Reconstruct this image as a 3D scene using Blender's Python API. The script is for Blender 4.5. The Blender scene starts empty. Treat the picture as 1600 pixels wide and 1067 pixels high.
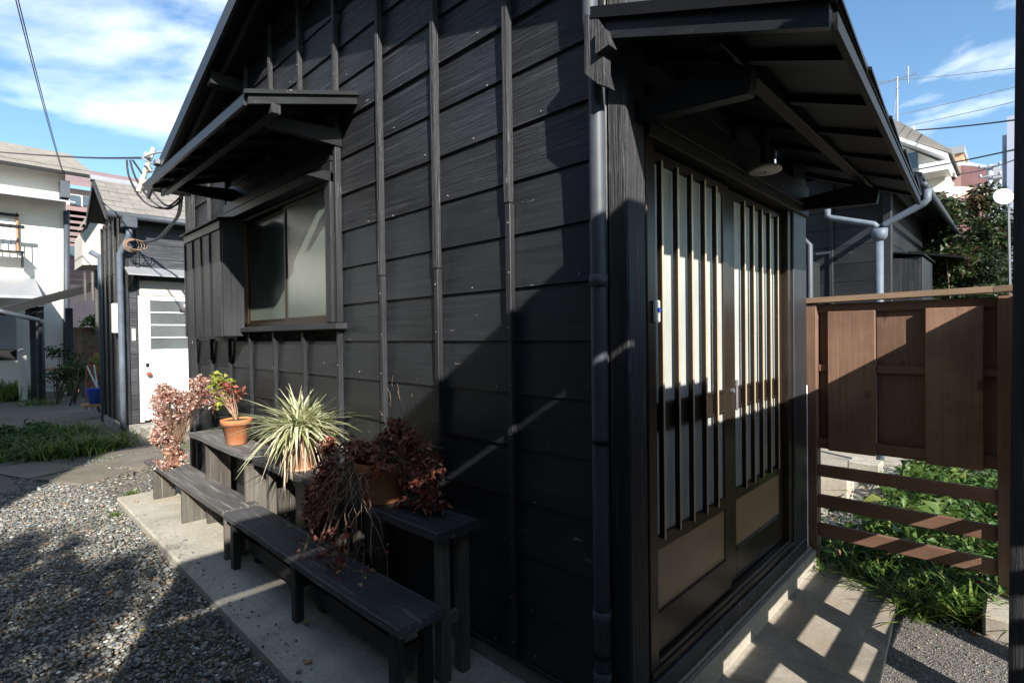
import bpy, math, random
import numpy as np
from mathutils import Vector, Matrix
random.seed(7)
rng = np.random.default_rng(7)
sc = bpy.context.scene
# ------------------------------------------------------------ camera
YAW, PIT, ROL, FPX = math.radians(-44.054), math.radians(-.747), math.radians(-.728), 823.5
FW = np.array([math.sin(YAW)*math.cos(PIT), math.cos(YAW)*math.cos(PIT), math.sin(PIT)])
_r = np.array([math.cos(YAW), -math.sin(YAW), 0.]); _u = np.cross(_r, FW)
RT = _r*math.cos(ROL)+_u*math.sin(ROL); UP = -_r*math.sin(ROL)+_u*math.cos(ROL)
cam = bpy.data.cameras.new('camera'); co = bpy.data.objects.new('camera', cam)
sc.collection.objects.link(co)
co.matrix_world = Matrix(((RT[0], UP[0], -FW[0], 0), (RT[1], UP[1], -FW[1], 0), (RT[2], UP[2], -FW[2], 0), (0, 0, 0, 1)))
cam.sensor_width = 36; cam.lens = FPX/1600*36; cam.clip_start = .02; cam.clip_end = 2000
sc.camera = co
def P(px, py, X=None, Y=None, Z=None):
    """the point of the place seen at a photograph pixel, on a given plane of the world"""
    d = FW+RT*(px-800)/FPX-UP*(py-533.5)/FPX
    t = X/d[0] if X is not None else (Y/d[1] if Y is not None else Z/d[2])
    return d*t
# ------------------------------------------------------------ sky, sun, exposure
SUN = Vector((-1, .49, -.64)).normalized()          # direction the light travels
w = bpy.data.worlds.new('World'); sc.world = w; w.use_nodes = True
nt = w.node_tree; N = nt.nodes; L = nt.links
bg = N['Background']
sky = N.new('ShaderNodeTexSky'); sky.sky_type = 'NISHITA'; sky.sun_disc = False
sky.sun_elevation = math.asin(-SUN.z); sky.sun_rotation = math.atan2(-SUN.x, -SUN.y)
sky.air_density = 1.2; sky.dust_density = .6; sky.ozone_density = 1.5
tc = N.new('ShaderNodeTexCoord'); mp = N.new('ShaderNodeMapping'); mp.inputs['Scale'].default_value = (1, 1, 2.6)
mp.inputs['Location'].default_value = (2.71, .28, 7.79)
nz = N.new('ShaderNodeTexNoise'); nz.inputs['Scale'].default_value = 2.6; nz.inputs['Detail'].default_value = 9; nz.inputs['Roughness'].default_value = .52
nz.inputs['Distortion'].default_value = .3
cr = N.new('ShaderNodeValToRGB'); cr.color_ramp.elements[0].position = .50; cr.color_ramp.elements[1].position = .72
L.new(tc.outputs['Generated'], mp.inputs['Vector']); L.new(mp.outputs['Vector'], nz.inputs['Vector']); L.new(nz.outputs['Fac'], cr.inputs['Fac'])
mx = N.new('ShaderNodeMix'); mx.data_type = 'RGBA'; mx.inputs['B'].default_value = (12, 12.5, 13.2, 1)
hm = N.new('ShaderNodeMix'); hm.data_type = 'RGBA'; hm.blend_type = 'MULTIPLY'; hm.inputs['Factor'].default_value = 1; hm.inputs['B'].default_value = (.92, 1.16, 1.34, 1)
L.new(sky.outputs['Color'], hm.inputs['A'])
L.new(cr.outputs['Color'], mx.inputs['Factor']); L.new(hm.outputs['Result'], mx.inputs['A']); L.new(mx.outputs['Result'], bg.inputs['Color'])
bg.inputs['Strength'].default_value = .075
sl = bpy.data.lights.new('sun', 'SUN'); so = bpy.data.objects.new('sun', sl); sc.collection.objects.link(so)
sl.energy = 5; sl.angle = math.radians(.53); sl.color = (1, .94, .86)
so.rotation_euler = (-SUN).to_track_quat('Z', 'Y').to_euler(); so.location = (10, -5, 12)
sc.view_settings.view_transform = 'Standard'; sc.view_settings.look = 'None'; sc.view_settings.exposure = 1.1; sc.view_settings.gamma = 1
sc.cycles.max_bounces = 6; sc.cycles.use_denoising = True

# ------------------------------------------------------------ helpers
class MB:
    def __init__(s): s.v = []; s.f = []
    def add(s, vs, fs):
        o = len(s.v); s.v += [tuple(map(float, v)) for v in vs]; s.f += [tuple(i+o for i in f) for f in fs]; return s
    def box(s, x0, x1, y0, y1, z0, z1, c=0.):
        if x0 > x1: x0, x1 = x1, x0
        if y0 > y1: y0, y1 = y1, y0
        if z0 > z1: z0, z1 = z1, z0
        if c <= 0:
            return s.add([(x0,y0,z0),(x1,y0,z0),(x1,y1,z0),(x0,y1,z0),(x0,y0,z1),(x1,y0,z1),(x1,y1,z1),(x0,y1,z1)],
                         [(0,3,2,1),(4,5,6,7),(0,1,5,4),(1,2,6,5),(2,3,7,6),(3,0,4,7)])
        c = min(c, (x1-x0)*.45, (y1-y0)*.45, (z1-z0)*.45)
        V = []; idx = {}
        X = (x0, x1); Y = (y0, y1); Z = (z0, z1)
        for i in (0,1):
            for j in (0,1):
                for k in (0,1):
                    p = np.array([X[i], Y[j], Z[k]]); n = np.array([1-2*i, 1-2*j, 1-2*k])*c
                    for a in range(3):
                        q = p+n; q[a] = p[a]; idx[(i,j,k,a)] = len(V); V.append(tuple(q))
        F = []
        for a in range(3):
            b, d = (a+1)%3, (a+2)%3
            for sgn in (0,1):
                ks = []
                for (p, q) in ((0,0),(1,0),(1,1),(0,1)):
                    t = [0,0,0]; t[a] = sgn; t[b] = p; t[d] = q; ks.append(idx[(*t, a)])
                F.append(tuple(ks if sgn else ks[::-1]))
            for p in (0,1):
                for q in (0,1):   # edge along a
                    t0 = [0,0,0]; t0[b] = p; t0[d] = q; t1 = list(t0); t1[a] = 1
                    fc = [idx[(*t0,b)], idx[(*t1,b)], idx[(*t1,d)], idx[(*t0,d)]]
                    F.append(tuple(fc if (p ^ q) == 0 else fc[::-1]))
        for i in (0,1):
            for j in (0,1):
                for k in (0,1):
                    fc = [idx[(i,j,k,0)], idx[(i,j,k,1)], idx[(i,j,k,2)]]
                    F.append(tuple(fc if (i+j+k)%2 else fc[::-1]))
        return s.add(V, F)
    def prism(s, poly, axis, a0, a1):
        """poly: 2d points in the other two axes (in order), extruded along axis"""
        n = len(poly); vs = []
        for a in (a0, a1):
            for p in poly:
                q = list(p); q.insert(axis, a); vs.append(q)
        fs = [tuple(range(n)), tuple(range(2*n-1, n-1, -1))]+[(i, i+n, (i+1)%n+n, (i+1)%n) for i in range(n)]
        return s.add(vs, fs)
    def hexa(s, a, b):
        """two quads of 3d points joined"""
        return s.add(list(a)+list(b), [(0,1,2,3),(7,6,5,4),(0,4,5,1),(1,5,6,2),(2,6,7,3),(3,7,4,0)])
    def tube(s, pts, r, n=8, cap=True):
        pts = [np.array(p, float) for p in pts]
        rs = r if hasattr(r, '__len__') else [r]*len(pts)
        vs = []; prev = None
        for i, p in enumerate(pts):
            d = pts[min(i+1, len(pts)-1)]-pts[max(i-1, 0)]; d /= np.linalg.norm(d)+1e-9
            if prev is None:
                a = np.cross(d, (0,0,1.) if abs(d[2]) < .9 else (1.,0,0))
            else:
                a = prev-d*np.dot(prev, d)
            a /= np.linalg.norm(a)+1e-9; prev = a; b = np.cross(d, a)
            for k in range(n):
                t = 2*math.pi*k/n; vs.append(p+(a*math.cos(t)+b*math.sin(t))*rs[i])
        fs = [(i*n+k, i*n+(k+1)%n, (i+1)*n+(k+1)%n, (i+1)*n+k) for i in range(len(pts)-1) for k in range(n)]
        if cap: fs += [tuple(range(n-1, -1, -1)), tuple((len(pts)-1)*n+k for k in range(n))]
        return s.add(vs, fs)
    def lathe(s, c, prof, n=32):
        vs = []; m = len(prof)
        for r, z in prof:
            for k in range(n):
                t = 2*math.pi*k/n; vs.append((c[0]+r*math.cos(t), c[1]+r*math.sin(t), c[2]+z))
        fs = [(i*n+k, i*n+(k+1)%n, (i+1)*n+(k+1)%n, (i+1)*n+k) for i in range(m-1) for k in range(n)]
        fs += [tuple(range(n-1, -1, -1)), tuple((m-1)*n+k for k in range(n))]
        return s.add(vs, fs)
    def mesh(s, name, smooth=False):
        me = bpy.data.meshes.new(name); me.from_pydata(s.v, [], s.f); me.validate(); me.update()
        if smooth:
            me.polygons.foreach_set('use_smooth', [True]*len(me.polygons))
        return me
    def build(s, name, mat, parent=None, smooth=False, **k):
        return link(name, s.mesh(name, smooth), mat, parent, **k)
def link(name, me, mat, parent=None, label=None, cat=None, group=None, kind=None, loc=None):
    o = bpy.data.objects.new(name, me)
    if me is not None and mat is not None and len(me.materials) == 0: me.materials.append(mat)
    sc.collection.objects.link(o)
    if loc is not None: o.location = loc
    if parent is not None:
        o.parent = parent; o.matrix_parent_inverse = Matrix.Translation(-WLOC[parent.name])
        WLOC[o.name] = WLOC[parent.name] if loc is None else WLOC[parent.name]
        WLOC[o.name] = Vector(loc) if loc is not None else Vector((0, 0, 0))
    else: WLOC[o.name] = Vector(loc) if loc is not None else Vector((0, 0, 0))
    for a, b in (('label', label), ('category', cat), ('group', group), ('kind', kind)):
        if b: o[a] = b
    return o
WLOC = {}
def thing(name, label, cat, loc, group=None): return link(name, None, None, None, label, cat, group, None, loc)
def struct(name, mb, mat, smooth=False): return mb.build(name, mat, None, smooth, kind='structure')
CACHE = {}
def piece(name, mat, parent, x0, x1, y0, y1, z0, z1, c=.003, label=None, **k):
    """one box piece; alike pieces share a mesh"""
    d = tuple(round(abs(t), 3) for t in (x1-x0, y1-y0, z1-z0)); key = (d, mat.name, c)
    if key not in CACHE:
        CACHE[key] = MB().box(-d[0]/2, d[0]/2, -d[1]/2, d[1]/2, -d[2]/2, d[2]/2, c).mesh(name); CACHE[key].materials.append(mat)
    return link(name, CACHE[key], None, parent, label, loc=((x0+x1)/2, (y0+y1)/2, (z0+z1)/2), **k)
# ------------------------------------------------------------ materials
def newmat(name):
    m = bpy.data.materials.new(name); m.use_nodes = True; t = m.node_tree
    return m, t, t.nodes, t.links, t.nodes['Principled BSDF']
def coords(t, scale, rnd=7.):
    n, l = t.nodes, t.links
    tcn = n.new('ShaderNodeTexCoord'); oi = n.new('ShaderNodeObjectInfo')
    sv = n.new('ShaderNodeVectorMath'); sv.operation = 'SCALE'; sv.inputs[0].default_value = (11.3, 7.7, 5.1)
    l.new(oi.outputs['Random'], sv.inputs['Scale'])
    ad = n.new('ShaderNodeVectorMath'); ad.operation = 'ADD'
    l.new(tcn.outputs['Object'], ad.inputs[0]); l.new(sv.outputs[0], ad.inputs[1])
    mp = n.new('ShaderNodeMapping'); mp.inputs['Scale'].default_value = scale; l.new(ad.outputs[0], mp.inputs['Vector'])
    return mp.outputs['Vector'], ad.outputs[0], oi
def noise(t, vec, s, d=4, r=.5, dist=0):
    a = t.nodes.new('ShaderNodeTexNoise'); a.inputs['Scale'].default_value = s; a.inputs['Detail'].default_value = d
    a.inputs['Roughness'].default_value = r; a.inputs['Distortion'].default_value = dist
    t.links.new(vec, a.inputs['Vector']); return a.outputs['Fac']
def ramp(t, fac, stops):
    a = t.nodes.new('ShaderNodeValToRGB'); e = a.color_ramp.elements
    while len(e) < len(stops): e.new(.5)
    for i, (p, c) in enumerate(stops):
        e[i].position = p; e[i].color = (*c, 1) if len(c) == 3 else c
    t.links.new(fac, a.inputs['Fac']); return a.outputs['Color']
def mix(t, fac, a, b, mode='MIX'):
    m = t.nodes.new('ShaderNodeMix'); m.data_type = 'RGBA'; m.blend_type = mode
    for s, v in (('Factor', fac), ('A', a), ('B', b)):
        if isinstance(v, (int, float)): m.inputs[s].default_value = v
        elif isinstance(v, tuple): m.inputs[s].default_value = (*v, 1)
        else: t.links.new(v, m.inputs[s])
    return m.outputs['Result']
def bump(t, h, st, dist, prev=None):
    b = t.nodes.new('ShaderNodeBump'); b.inputs['Strength'].default_value = st; b.inputs['Distance'].default_value = dist
    t.links.new(h, b.inputs['Height'])
    if prev is not None: t.links.new(prev, b.inputs['Normal'])
    return b.outputs['Normal']
def wood(name, axis, c0, c1, worn=None, wornpos=.68, rough=(.4, .62), grain=1., gs=1., spots=True, spec=.5, var=.35, knots=False):
    """painted or bare timber; grain along axis 0 x, 1 y, 2 z"""
    m, t, n, l, b = newmat(name)
    sc_ = [75*gs, 75*gs, 75*gs]; sc_[axis] = 2.6*gs
    v, raw, oi = coords(t, sc_)
    g = noise(t, v, 1., 8, .62, .6)
    g2 = noise(t, v, 2.6, 4, .6)
    big = noise(t, raw, 2.2, 4, .55)
    col = ramp(t, g, [(.3, c0), (.7, c1)])
    col = mix(t, var, col, ramp(t, big, [(.3, tuple(x*.55 for x in c0)), (.7, tuple(min(1, x*1.5) for x in c1))]))
    r = n.new('ShaderNodeMapRange'); r.inputs['To Min'].default_value = rough[0]; r.inputs['To Max'].default_value = rough[1]
    l.new(big, r.inputs['Value']); l.new(r.outputs[0], b.inputs['Roughness'])
    nb = bump(t, g, min(1, .55*grain), .004*max(1, grain*1.3))
    nb = bump(t, g2, min(1, .4*grain), .0015, nb)
    if spots:      # nail heads, knots and scuffs where the paint broke
        kn = noise(t, raw, 9, 2, .5); sv = [34, 34, 34]; sv[axis] = 7
        mpp = n.new('ShaderNodeMapping'); mpp.inputs['Scale'].default_value = sv; l.new(raw, mpp.inputs['Vector'])
        sf = noise(t, mpp.outputs[0], 1., 3, .6)
        m1 = ramp(t, sf, [(.72, (0, 0, 0)), (.76, (1, 1, 1))])
        wc = (.17, .165, .16)
        col = mix(t, m1, col, wc)
        nb = bump(t, kn, .25*grain, .006, nb)
    if knots:
        vk = n.new('ShaderNodeTexVoronoi'); vk.inputs['Scale'].default_value = 1.; mk = n.new('ShaderNodeMapping'); kv = [6., 6., 6.]; kv[axis] = 3.; mk.inputs['Scale'].default_value = kv
        l.new(raw, mk.inputs['Vector']); l.new(mk.outputs[0], vk.inputs['Vector'])
        col = mix(t, ramp(t, vk.outputs['Distance'], [(.04, (.85, .85, .85)), (.12, (0, 0, 0))]), col, tuple(x*.35 for x in c0))
        wt = noise(t, raw, 3., 6, .65); col = mix(t, ramp(t, wt, [(.5, (0, 0, 0)), (.75, (.6, .6, .6))]), col, tuple(x*.5 for x in c0))
    if worn is not None:
        ed = ramp(t, noise(t, v, .8, 6, .65), [(wornpos-.06, (0, 0, 0)), (wornpos+.06, (1, 1, 1))])
        col = mix(t, ed, col, worn)
    hv = n.new('ShaderNodeHueSaturation'); mr = n.new('ShaderNodeMapRange'); mr.inputs['To Min'].default_value = .8; mr.inputs['To Max'].default_value = 1.25
    l.new(oi.outputs['Random'], mr.inputs['Value']); l.new(mr.outputs[0], hv.inputs['Value']); l.new(col, hv.inputs['Color'])
    l.new(hv.outputs[0], b.inputs['Base Color']); l.new(nb, b.inputs['Normal'])
    b.inputs['Specular IOR Level'].default_value = spec
    return m
def plain(name, c, rough=.5, metal=0, spec=.5, var=.25, s=6, bs=.15, bd=.004, s2=40, grime=None):
    m, t, n, l, b = newmat(name)
    v, raw, oi = coords(t, (1, 1, 1))
    a = noise(t, raw, s, 6, .6); a2 = noise(t, raw, s2, 5, .6)
    col = ramp(t, a, [(.3, tuple(x*(1-var) for x in c)), (.7, tuple(min(1, x*(1+var)) for x in c))])
    if grime is not None:
        gm = ramp(t, noise(t, raw, s*.5, 8, .7), [(.45, (0, 0, 0)), (.7, (1, 1, 1))]); col = mix(t, gm, col, grime)
    l.new(col, b.inputs['Base Color']); b.inputs['Roughness'].default_value = rough; b.inputs['Metallic'].default_value = metal
    b.inputs['Specular IOR Level'].default_value = spec
    l.new(bump(t, a2, bs, bd), b.inputs['Normal'])
    return m
BK0, BK1 = (.006, .0068, .0078), (.021, .024, .028)
m_bx = wood('black_board', 0, BK0, BK1, rough=(.36, .5), grain=.35, spots=True, spec=.55)
m_bxr = wood('rough_black_board', 0, BK0, (.024, .026, .031), worn=(.05, .053, .062), wornpos=.62, rough=(.38, .5), grain=1.9, spec=.55)
m_bz = wood('black_batten', 2, (.008, .0085, .010), (.026, .028, .033), worn=(.12, .12, .12), wornpos=.68, rough=(.4, .55), grain=.9)
m_bzr = wood('rough_black_post', 2, (.006, .006, .008), (.028, .03, .035), worn=(.14, .14, .14), wornpos=.66, rough=(.5, .7), grain=2.2, gs=1.3)
m_by = wood('black_beam', 1, (.005, .0055, .006), (.015, .017, .019), rough=(.5, .65), grain=.8, spec=.35)
m_byr = wood('black_side_board', 1, BK0, (.04, .042, .05), worn=(.08, .085, .095), wornpos=.6, rough=(.42, .6), grain=1.4)
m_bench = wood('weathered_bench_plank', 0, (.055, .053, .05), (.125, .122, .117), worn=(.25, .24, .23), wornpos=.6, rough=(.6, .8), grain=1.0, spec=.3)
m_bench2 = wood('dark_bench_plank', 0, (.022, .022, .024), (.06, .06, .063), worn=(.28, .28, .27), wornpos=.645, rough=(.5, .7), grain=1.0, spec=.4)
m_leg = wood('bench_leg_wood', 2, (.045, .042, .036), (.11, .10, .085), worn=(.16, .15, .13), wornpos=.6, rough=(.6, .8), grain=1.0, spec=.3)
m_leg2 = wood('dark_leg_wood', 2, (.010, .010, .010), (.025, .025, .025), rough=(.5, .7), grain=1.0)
m_br = wood('brown_fence_board', 2, (.115, .064, .042), (.205, .125, .085), worn=(.14, .09, .062), wornpos=.66, rough=(.55, .7), grain=.7, gs=.8, spots=False, spec=.3, knots=True)
m_brx = wood('brown_fence_rail', 0, (.10, .05, .032), (.19, .11, .075), rough=(.5, .7), grain=.7, gs=.8, spots=False, spec=.3)
m_cap = wood('fence_cap_wood', 0, (.14, .092, .06), (.24, .165, .11), rough=(.6, .8), grain=.8, spots=False, spec=.3)
m_alu = plain('bronze_aluminium', (.035, .026, .019), .33, .35, .5, .1, 10, .03)
m_barhl = plain('bar_sun_highlight', (.55, .45, .30), .3, .3, .5, .1, 10, .02)  # pale gold that paints the sun's highlight on the dark bronze bars
m_bar = plain('bronze_bar', (.02, .015, .011), .35, .5, .5, .1, 10, .02)
m_tanframe = wood('tan_frame', 2, (.2, .12, .07), (.33, .21, .13), rough=(.5, .7), grain=.7)
m_beige = plain('beige_door_panel', (.26, .185, .115), .38, 0, .5, .12, 5, .05)
m_pipe = plain('grey_pvc_pipe', (.05, .062, .078), .55, 0, .5, .25, 12, .06, grime=(.05, .055, .06))
m_pipe2 = plain('light_grey_pipe', (.10, .125, .16), .55, 0, .5, .2, 8, .05)
m_terra = plain('terracotta', (.50, .18, .075), .75, 0, .3, .18, 9, .15, grime=(.42, .22, .13))
m_terra2 = plain('dusty_terracotta', (.38, .2, .12), .8, 0, .3, .2, 9, .2, grime=(.42, .33, .26))
m_soil = plain('potting_soil', (.05, .035, .025), .95, 0, .2, .4, 30, .6, .01)
m_white = plain('white_paint', (.80, .80, .80), .4, 0, .5, .04, 3, .03)
m_plastic = plain('cream_plastic', (.72, .70, .62), .35, 0, .5, .05, 3, .02)
m_blue = plain('blue_plastic', (.02, .08, .5), .3, 0, .5, .1, 3, .02)
m_steel = plain('steel', (.25, .25, .27), .4, .6, .5, .1, 8, .02)
m_wire = plain('black_cable', (.02, .02, .025), .5, 0, .5, .1, 8, .02)
m_wirew = plain('grey_cable', (.35, .35, .35), .5, 0, .5, .1, 8, .02)
m_ins = plain('glazed_insulator', (.5, .46, .38), .3, 0, .5, .2, 20, .05)
m_cream = plain('cream_render', (.74, .70, .62), .85, 0, .3, .08, 1.2, .15, .003, grime=(.6, .56, .49))
m_cream2 = plain('pale_render', (.45, .43, .38), .85, 0, .3, .06, 2, .15, .003)
m_purple = plain('mauve_siding', (.22, .15, .15), .7, 0, .3, .1, 2, .1)
m_pinkw = plain('pink_siding', (.5, .36, .33), .7, 0, .3, .08, 2, .1)
m_orange = plain('orange_tile', (.62, .34, .2), .6, 0, .4, .12, 1.5, .1)
m_brownm = plain('brown_balcony', (.12, .05, .045), .4, .1, .5, .2, 2, .05)
m_greyb = plain('grey_building', (.33, .35, .38), .6, 0, .4, .1, .5, .05)
m_lav = plain('lavender_building', (.33, .36, .45), .7, 0, .4, .06, .3, .05)
m_dark = plain('dark_interior', (.012, .012, .012), .8, 0, .3, .1)
m_wood_o = plain('orange_timber', (.36, .19, .08), .6, 0, .4, .2, 6, .1)
m_nail = plain('zinc_nail', (.3, .29, .27), .6, .2, .5, .3, 60, .1)
m_slate = plain('slate_shingle', (.22, .205, .185), .85, 0, .3, .22, 4, .5, .004, 60, grime=(.2, .19, .17))
m_ridge = plain('grey_ridge_metal', (.33, .34, .36), .45, .3, .5, .1, 6, .05)
m_rooft = plain('black_roof_metal', (.012, .0125, .014), .45, .2, .5, .3, 6, .1)
m_bpaint = plain('black_trim_paint', (.006, .0064, .0072), .5, 0, .3, .3, 12, .2)  # even trim black; also painted under the canopies to deepen their shade
m_ply = plain('white_ceiling_ply', (.5, .49, .46), .7, 0, .3, .1, 3, .05)
m_rust = plain('rusty_red_metal', (.3, .07, .04), .7, 0, .4, .3, 12, .2)
m_lampg = plain('lamp_enamel', (.42, .41, .38), .4, 0, .5, .06, 3, .02)

def concrete(name, c, s=3., stain=(.2, .17, .13), b1=.35):
    m, t, n, l, b = newmat(name)
    v, raw, oi = coords(t, (1, 1, 1))
    a = noise(t, raw, s, 8, .65, .3); f = noise(t, raw, 55, 6, .7); g = noise(t, raw, 1.1, 6, .7, .5)
    col = ramp(t, a, [(.3, tuple(x*.68 for x in c)), (.52, c), (.72, tuple(x*1.22 for x in c))])
    col = mix(t, .35, col, ramp(t, f, [(.35, tuple(x*.5 for x in c)), (.65, tuple(x*1.35 for x in c))]))
    st = ramp(t, g, [(.52, (0, 0, 0)), (.72, (.8, .8, .8))]); col = mix(t, st, col, stain)
    dk = ramp(t, noise(t, raw, 2.3, 9, .72, .8), [(.5, (0, 0, 0)), (.68, (.75, .75, .75))]); col = mix(t, dk, col, tuple(x*.5 for x in c))
    # small pits and flecks
    vo = n.new('ShaderNodeTexVoronoi'); vo.inputs['Scale'].default_value = 60; l.new(raw, vo.inputs['Vector'])
    fl = ramp(t, vo.outputs['Distance'], [(.06, (1, 1, 1)), (.11, (0, 0, 0))]); mk = ramp(t, noise(t, raw, 14, 2, .5), [(.58, (0, 0, 0)), (.64, (1, 1, 1))])
    col = mix(t, mix(t, 1., fl, mk, 'MULTIPLY'), col, tuple(x*.4 for x in c))
    # hairline cracks
    vc = n.new('ShaderNodeTexVoronoi'); vc.feature = 'DISTANCE_TO_EDGE'; vc.inputs['Scale'].default_value = 1.3
    ad = n.new('ShaderNodeVectorMath'); ad.operation = 'ADD'; nz_ = n.new('ShaderNodeTexNoise'); nz_.inputs['Scale'].default_value = 5; nz_.inputs['Detail'].default_value = 6
    l.new(raw, nz_.inputs['Vector']); sc1 = n.new('ShaderNodeVectorMath'); sc1.operation = 'SCALE'; sc1.inputs['Scale'].default_value = .35
    l.new(nz_.outputs['Color'], sc1.inputs[0]); l.new(raw, ad.inputs[0]); l.new(sc1.outputs[0], ad.inputs[1]); l.new(ad.outputs[0], vc.inputs['Vector'])
    ck = ramp(t, vc.outputs['Distance'], [(.0, (.28, .28, .28)), (.004, (0, 0, 0))]); col = mix(t, ck, col, tuple(x*.35 for x in c))
    l.new(col, b.inputs['Base Color']); b.inputs['Roughness'].default_value = .88; b.inputs['Specular IOR Level'].default_value = .25
    l.new(bump(t, a, .3, .01, bump(t, f, b1, .004)), b.inputs['Normal'])
    return m
m_conc = concrete('concrete_apron', (.40, .375, .315), 3, (.38, .29, .18))
m_conc2 = concrete('concrete_pad', (.33, .30, .25), 2.4, (.25, .19, .13))
m_plinth = concrete('rough_plinth', (.24, .23, .21), 12, (.05, .05, .045), .8)
m_stone = concrete('stepping_stone', (.17, .15, .12), 4, (.09, .095, .05))
def groundmat():
    m, t, n, l, b = newmat('packed_earth')
    v, raw, oi = coords(t, (1, 1, 1))
    a = noise(t, raw, 1.2, 8, .7); f = noise(t, raw, 45, 5, .75); mo = noise(t, raw, 2.6, 6, .65)
    col = ramp(t, a, [(.3, (.085, .068, .048)), (.7, (.19, .16, .115))])
    col = mix(t, .5, col, ramp(t, f, [(.35, (.05, .045, .035)), (.68, (.26, .24, .2))]))
    ms = ramp(t, mo, [(.54, (0, 0, 0)), (.66, (.85, .85, .85))]); col = mix(t, ms, col, (.075, .1, .03))
    l.new(col, b.inputs['Base Color']); b.inputs['Roughness'].default_value = .95
    l.new(bump(t, f, .8, .02, bump(t, a, .5, .05)), b.inputs['Normal']); return m
m_earth = groundmat()
def asph():
    m, t, n, l, b = newmat('asphalt')
    v, raw, oi = coords(t, (1, 1, 1))
    vo = n.new('ShaderNodeTexVoronoi'); vo.inputs['Scale'].default_value = 170; l.new(raw, vo.inputs['Vector'])
    bw = n.new('ShaderNodeSeparateColor'); l.new(vo.outputs['Color'], bw.inputs[0])
    col = ramp(t, bw.outputs[0], [(.0, (.06, .057, .052)), (.6, (.135, .128, .118)), (.93, (.21, .195, .175)), (1, (.34, .31, .28))])
    col = mix(t, .3, col, ramp(t, noise(t, raw, 5, 6, .6), [(.3, (.04, .035, .03)), (.7, (.13, .12, .1))]))
    l.new(col, b.inputs['Base Color']); b.inputs['Roughness'].default_value = .9
    l.new(bump(t, vo.outputs['Distance'], .8, .006), b.inputs['Normal']); return m
m_asph = asph()
def pebblemat():
    m, t, n, l, b = newmat('pebble')
    at = n.new('ShaderNodeAttribute'); at.attribute_name = 'pc'
    tcn = n.new('ShaderNodeTexCoord'); a = noise(t, tcn.outputs['Object'], 160, 4, .6)
    col = mix(t, .5, at.outputs['Color'], ramp(t, a, [(.3, (.3, .3, .3)), (.7, (1, 1, 1))]), 'MULTIPLY')
    l.new(col, b.inputs['Base Color']); b.inputs['Roughness'].default_value = .62
    l.new(bump(t, a, .3, .002), b.inputs['Normal']); return m
m_peb = pebblemat()
def leafmat(name, stops, trans=.35, rough=.45, clump=5):
    m, t, n, l, b = newmat(name)
    at = n.new('ShaderNodeAttribute'); at.attribute_name = 'rv'
    col = ramp(t, at.outputs['Fac'], stops)
    l.new(col, b.inputs['Base Color']); b.inputs['Roughness'].default_value = rough; b.inputs['Specular IOR Level'].default_value = .35
    tr = n.new('ShaderNodeBsdfTranslucent'); l.new(col, tr.inputs['Color'])
    ms = n.new('ShaderNodeMixShader'); ms.inputs[0].default_value = trans
    l.new(b.outputs[0], ms.inputs[1]); l.new(tr.outputs[0], ms.inputs[2]); l.new(ms.outputs[0], n['Material Output'].inputs[0]); return m
m_lgreen = leafmat('green_leaves', [(0, (.02, .05, .012)), (.5, (.045, .10, .02)), (1, (.11, .19, .04))])
m_ldark = leafmat('dark_leaves', [(0, (.012, .022, .010)), (.6, (.03, .05, .018)), (.93, (.05, .075, .02)), (1, (.09, .045, .03))], .25)
m_lred = leafmat('dry_red_leaves', [(0, (.11, .028, .02)), (.45, (.26, .075, .05)), (.8, (.38, .16, .10)), (1, (.5, .3, .2))], .3, .6)
m_lpink = leafmat('faded_pink_leaves', [(0, (.16, .06, .045)), (.35, (.36, .15, .11)), (.65, (.52, .30, .23)), (.85, (.68, .55, .47)), (1, (.8, .74, .68))], .3, .6)
m_lwine = leafmat('wine_red_leaves', [(0, (.06, .016, .015)), (.35, (.18, .045, .035)), (.7, (.32, .12, .075)), (.92, (.45, .26, .14)), (1, (.5, .02, .02))], .3, .45)
m_lyel = leafmat('yellow_green_leaves', [(0, (.12, .17, .03)), (.6, (.3, .34, .06)), (1, (.48, .42, .12))], .35)
m_lyel2 = leafmat('pale_broad_leaves', [(0, (.05, .09, .02)), (.6, (.11, .17, .035)), (1, (.24, .27, .07))], .35)
m_spider = leafmat('striped_green_blades', [(0, (.22, .27, .10)), (.45, (.48, .5, .27)), (1, (.78, .78, .58))], .3, .5)
m_sdry = leafmat('dry_straw_blades', [(0, (.30, .22, .13)), (.5, (.52, .41, .28)), (1, (.7, .62, .48))], .3, .6)
m_grass = leafmat('grass_blades', [(0, (.03, .07, .012)), (.6, (.09, .17, .03)), (1, (.28, .33, .08))], .35)
m_twig = plain('dry_twigs', (.3, .2, .14), .8, 0, .3, .3, 30, .1)
m_twigd = plain('dark_twigs', (.14, .085, .06), .8, 0, .3, .3, 30, .1)
m_bark = plain('tree_bark', (.09, .07, .05), .9, 0, .2, .3, 8, .8, .02)
def glassmat(name, c, rough, bs, sc2, spec=.6, coat=.0, bd=.002):
    m, t, n, l, b = newmat(name)
    v, raw, oi = coords(t, (1, 1, 1))
    vo = n.new('ShaderNodeTexVoronoi'); vo.inputs['Scale'].default_value = sc2; l.new(raw, vo.inputs['Vector'])
    big = noise(t, raw, 2.0, 3, .5)
    col = ramp(t, big, [(.3, tuple(x*.8 for x in c)), (.7, tuple(x*1.15 for x in c))])
    l.new(col, b.inputs['Base Color']); b.inputs['Roughness'].default_value = rough; b.inputs['Specular IOR Level'].default_value = spec
    b.inputs['Coat Weight'].default_value = coat; b.inputs['Coat Roughness'].default_value = .12
    l.new(bump(t, vo.outputs['Distance'], bs, bd), b.inputs['Normal']); return m
m_frost = glassmat('figured_glass', (.39, .41, .39), .32, .6, 170, .7)
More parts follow.
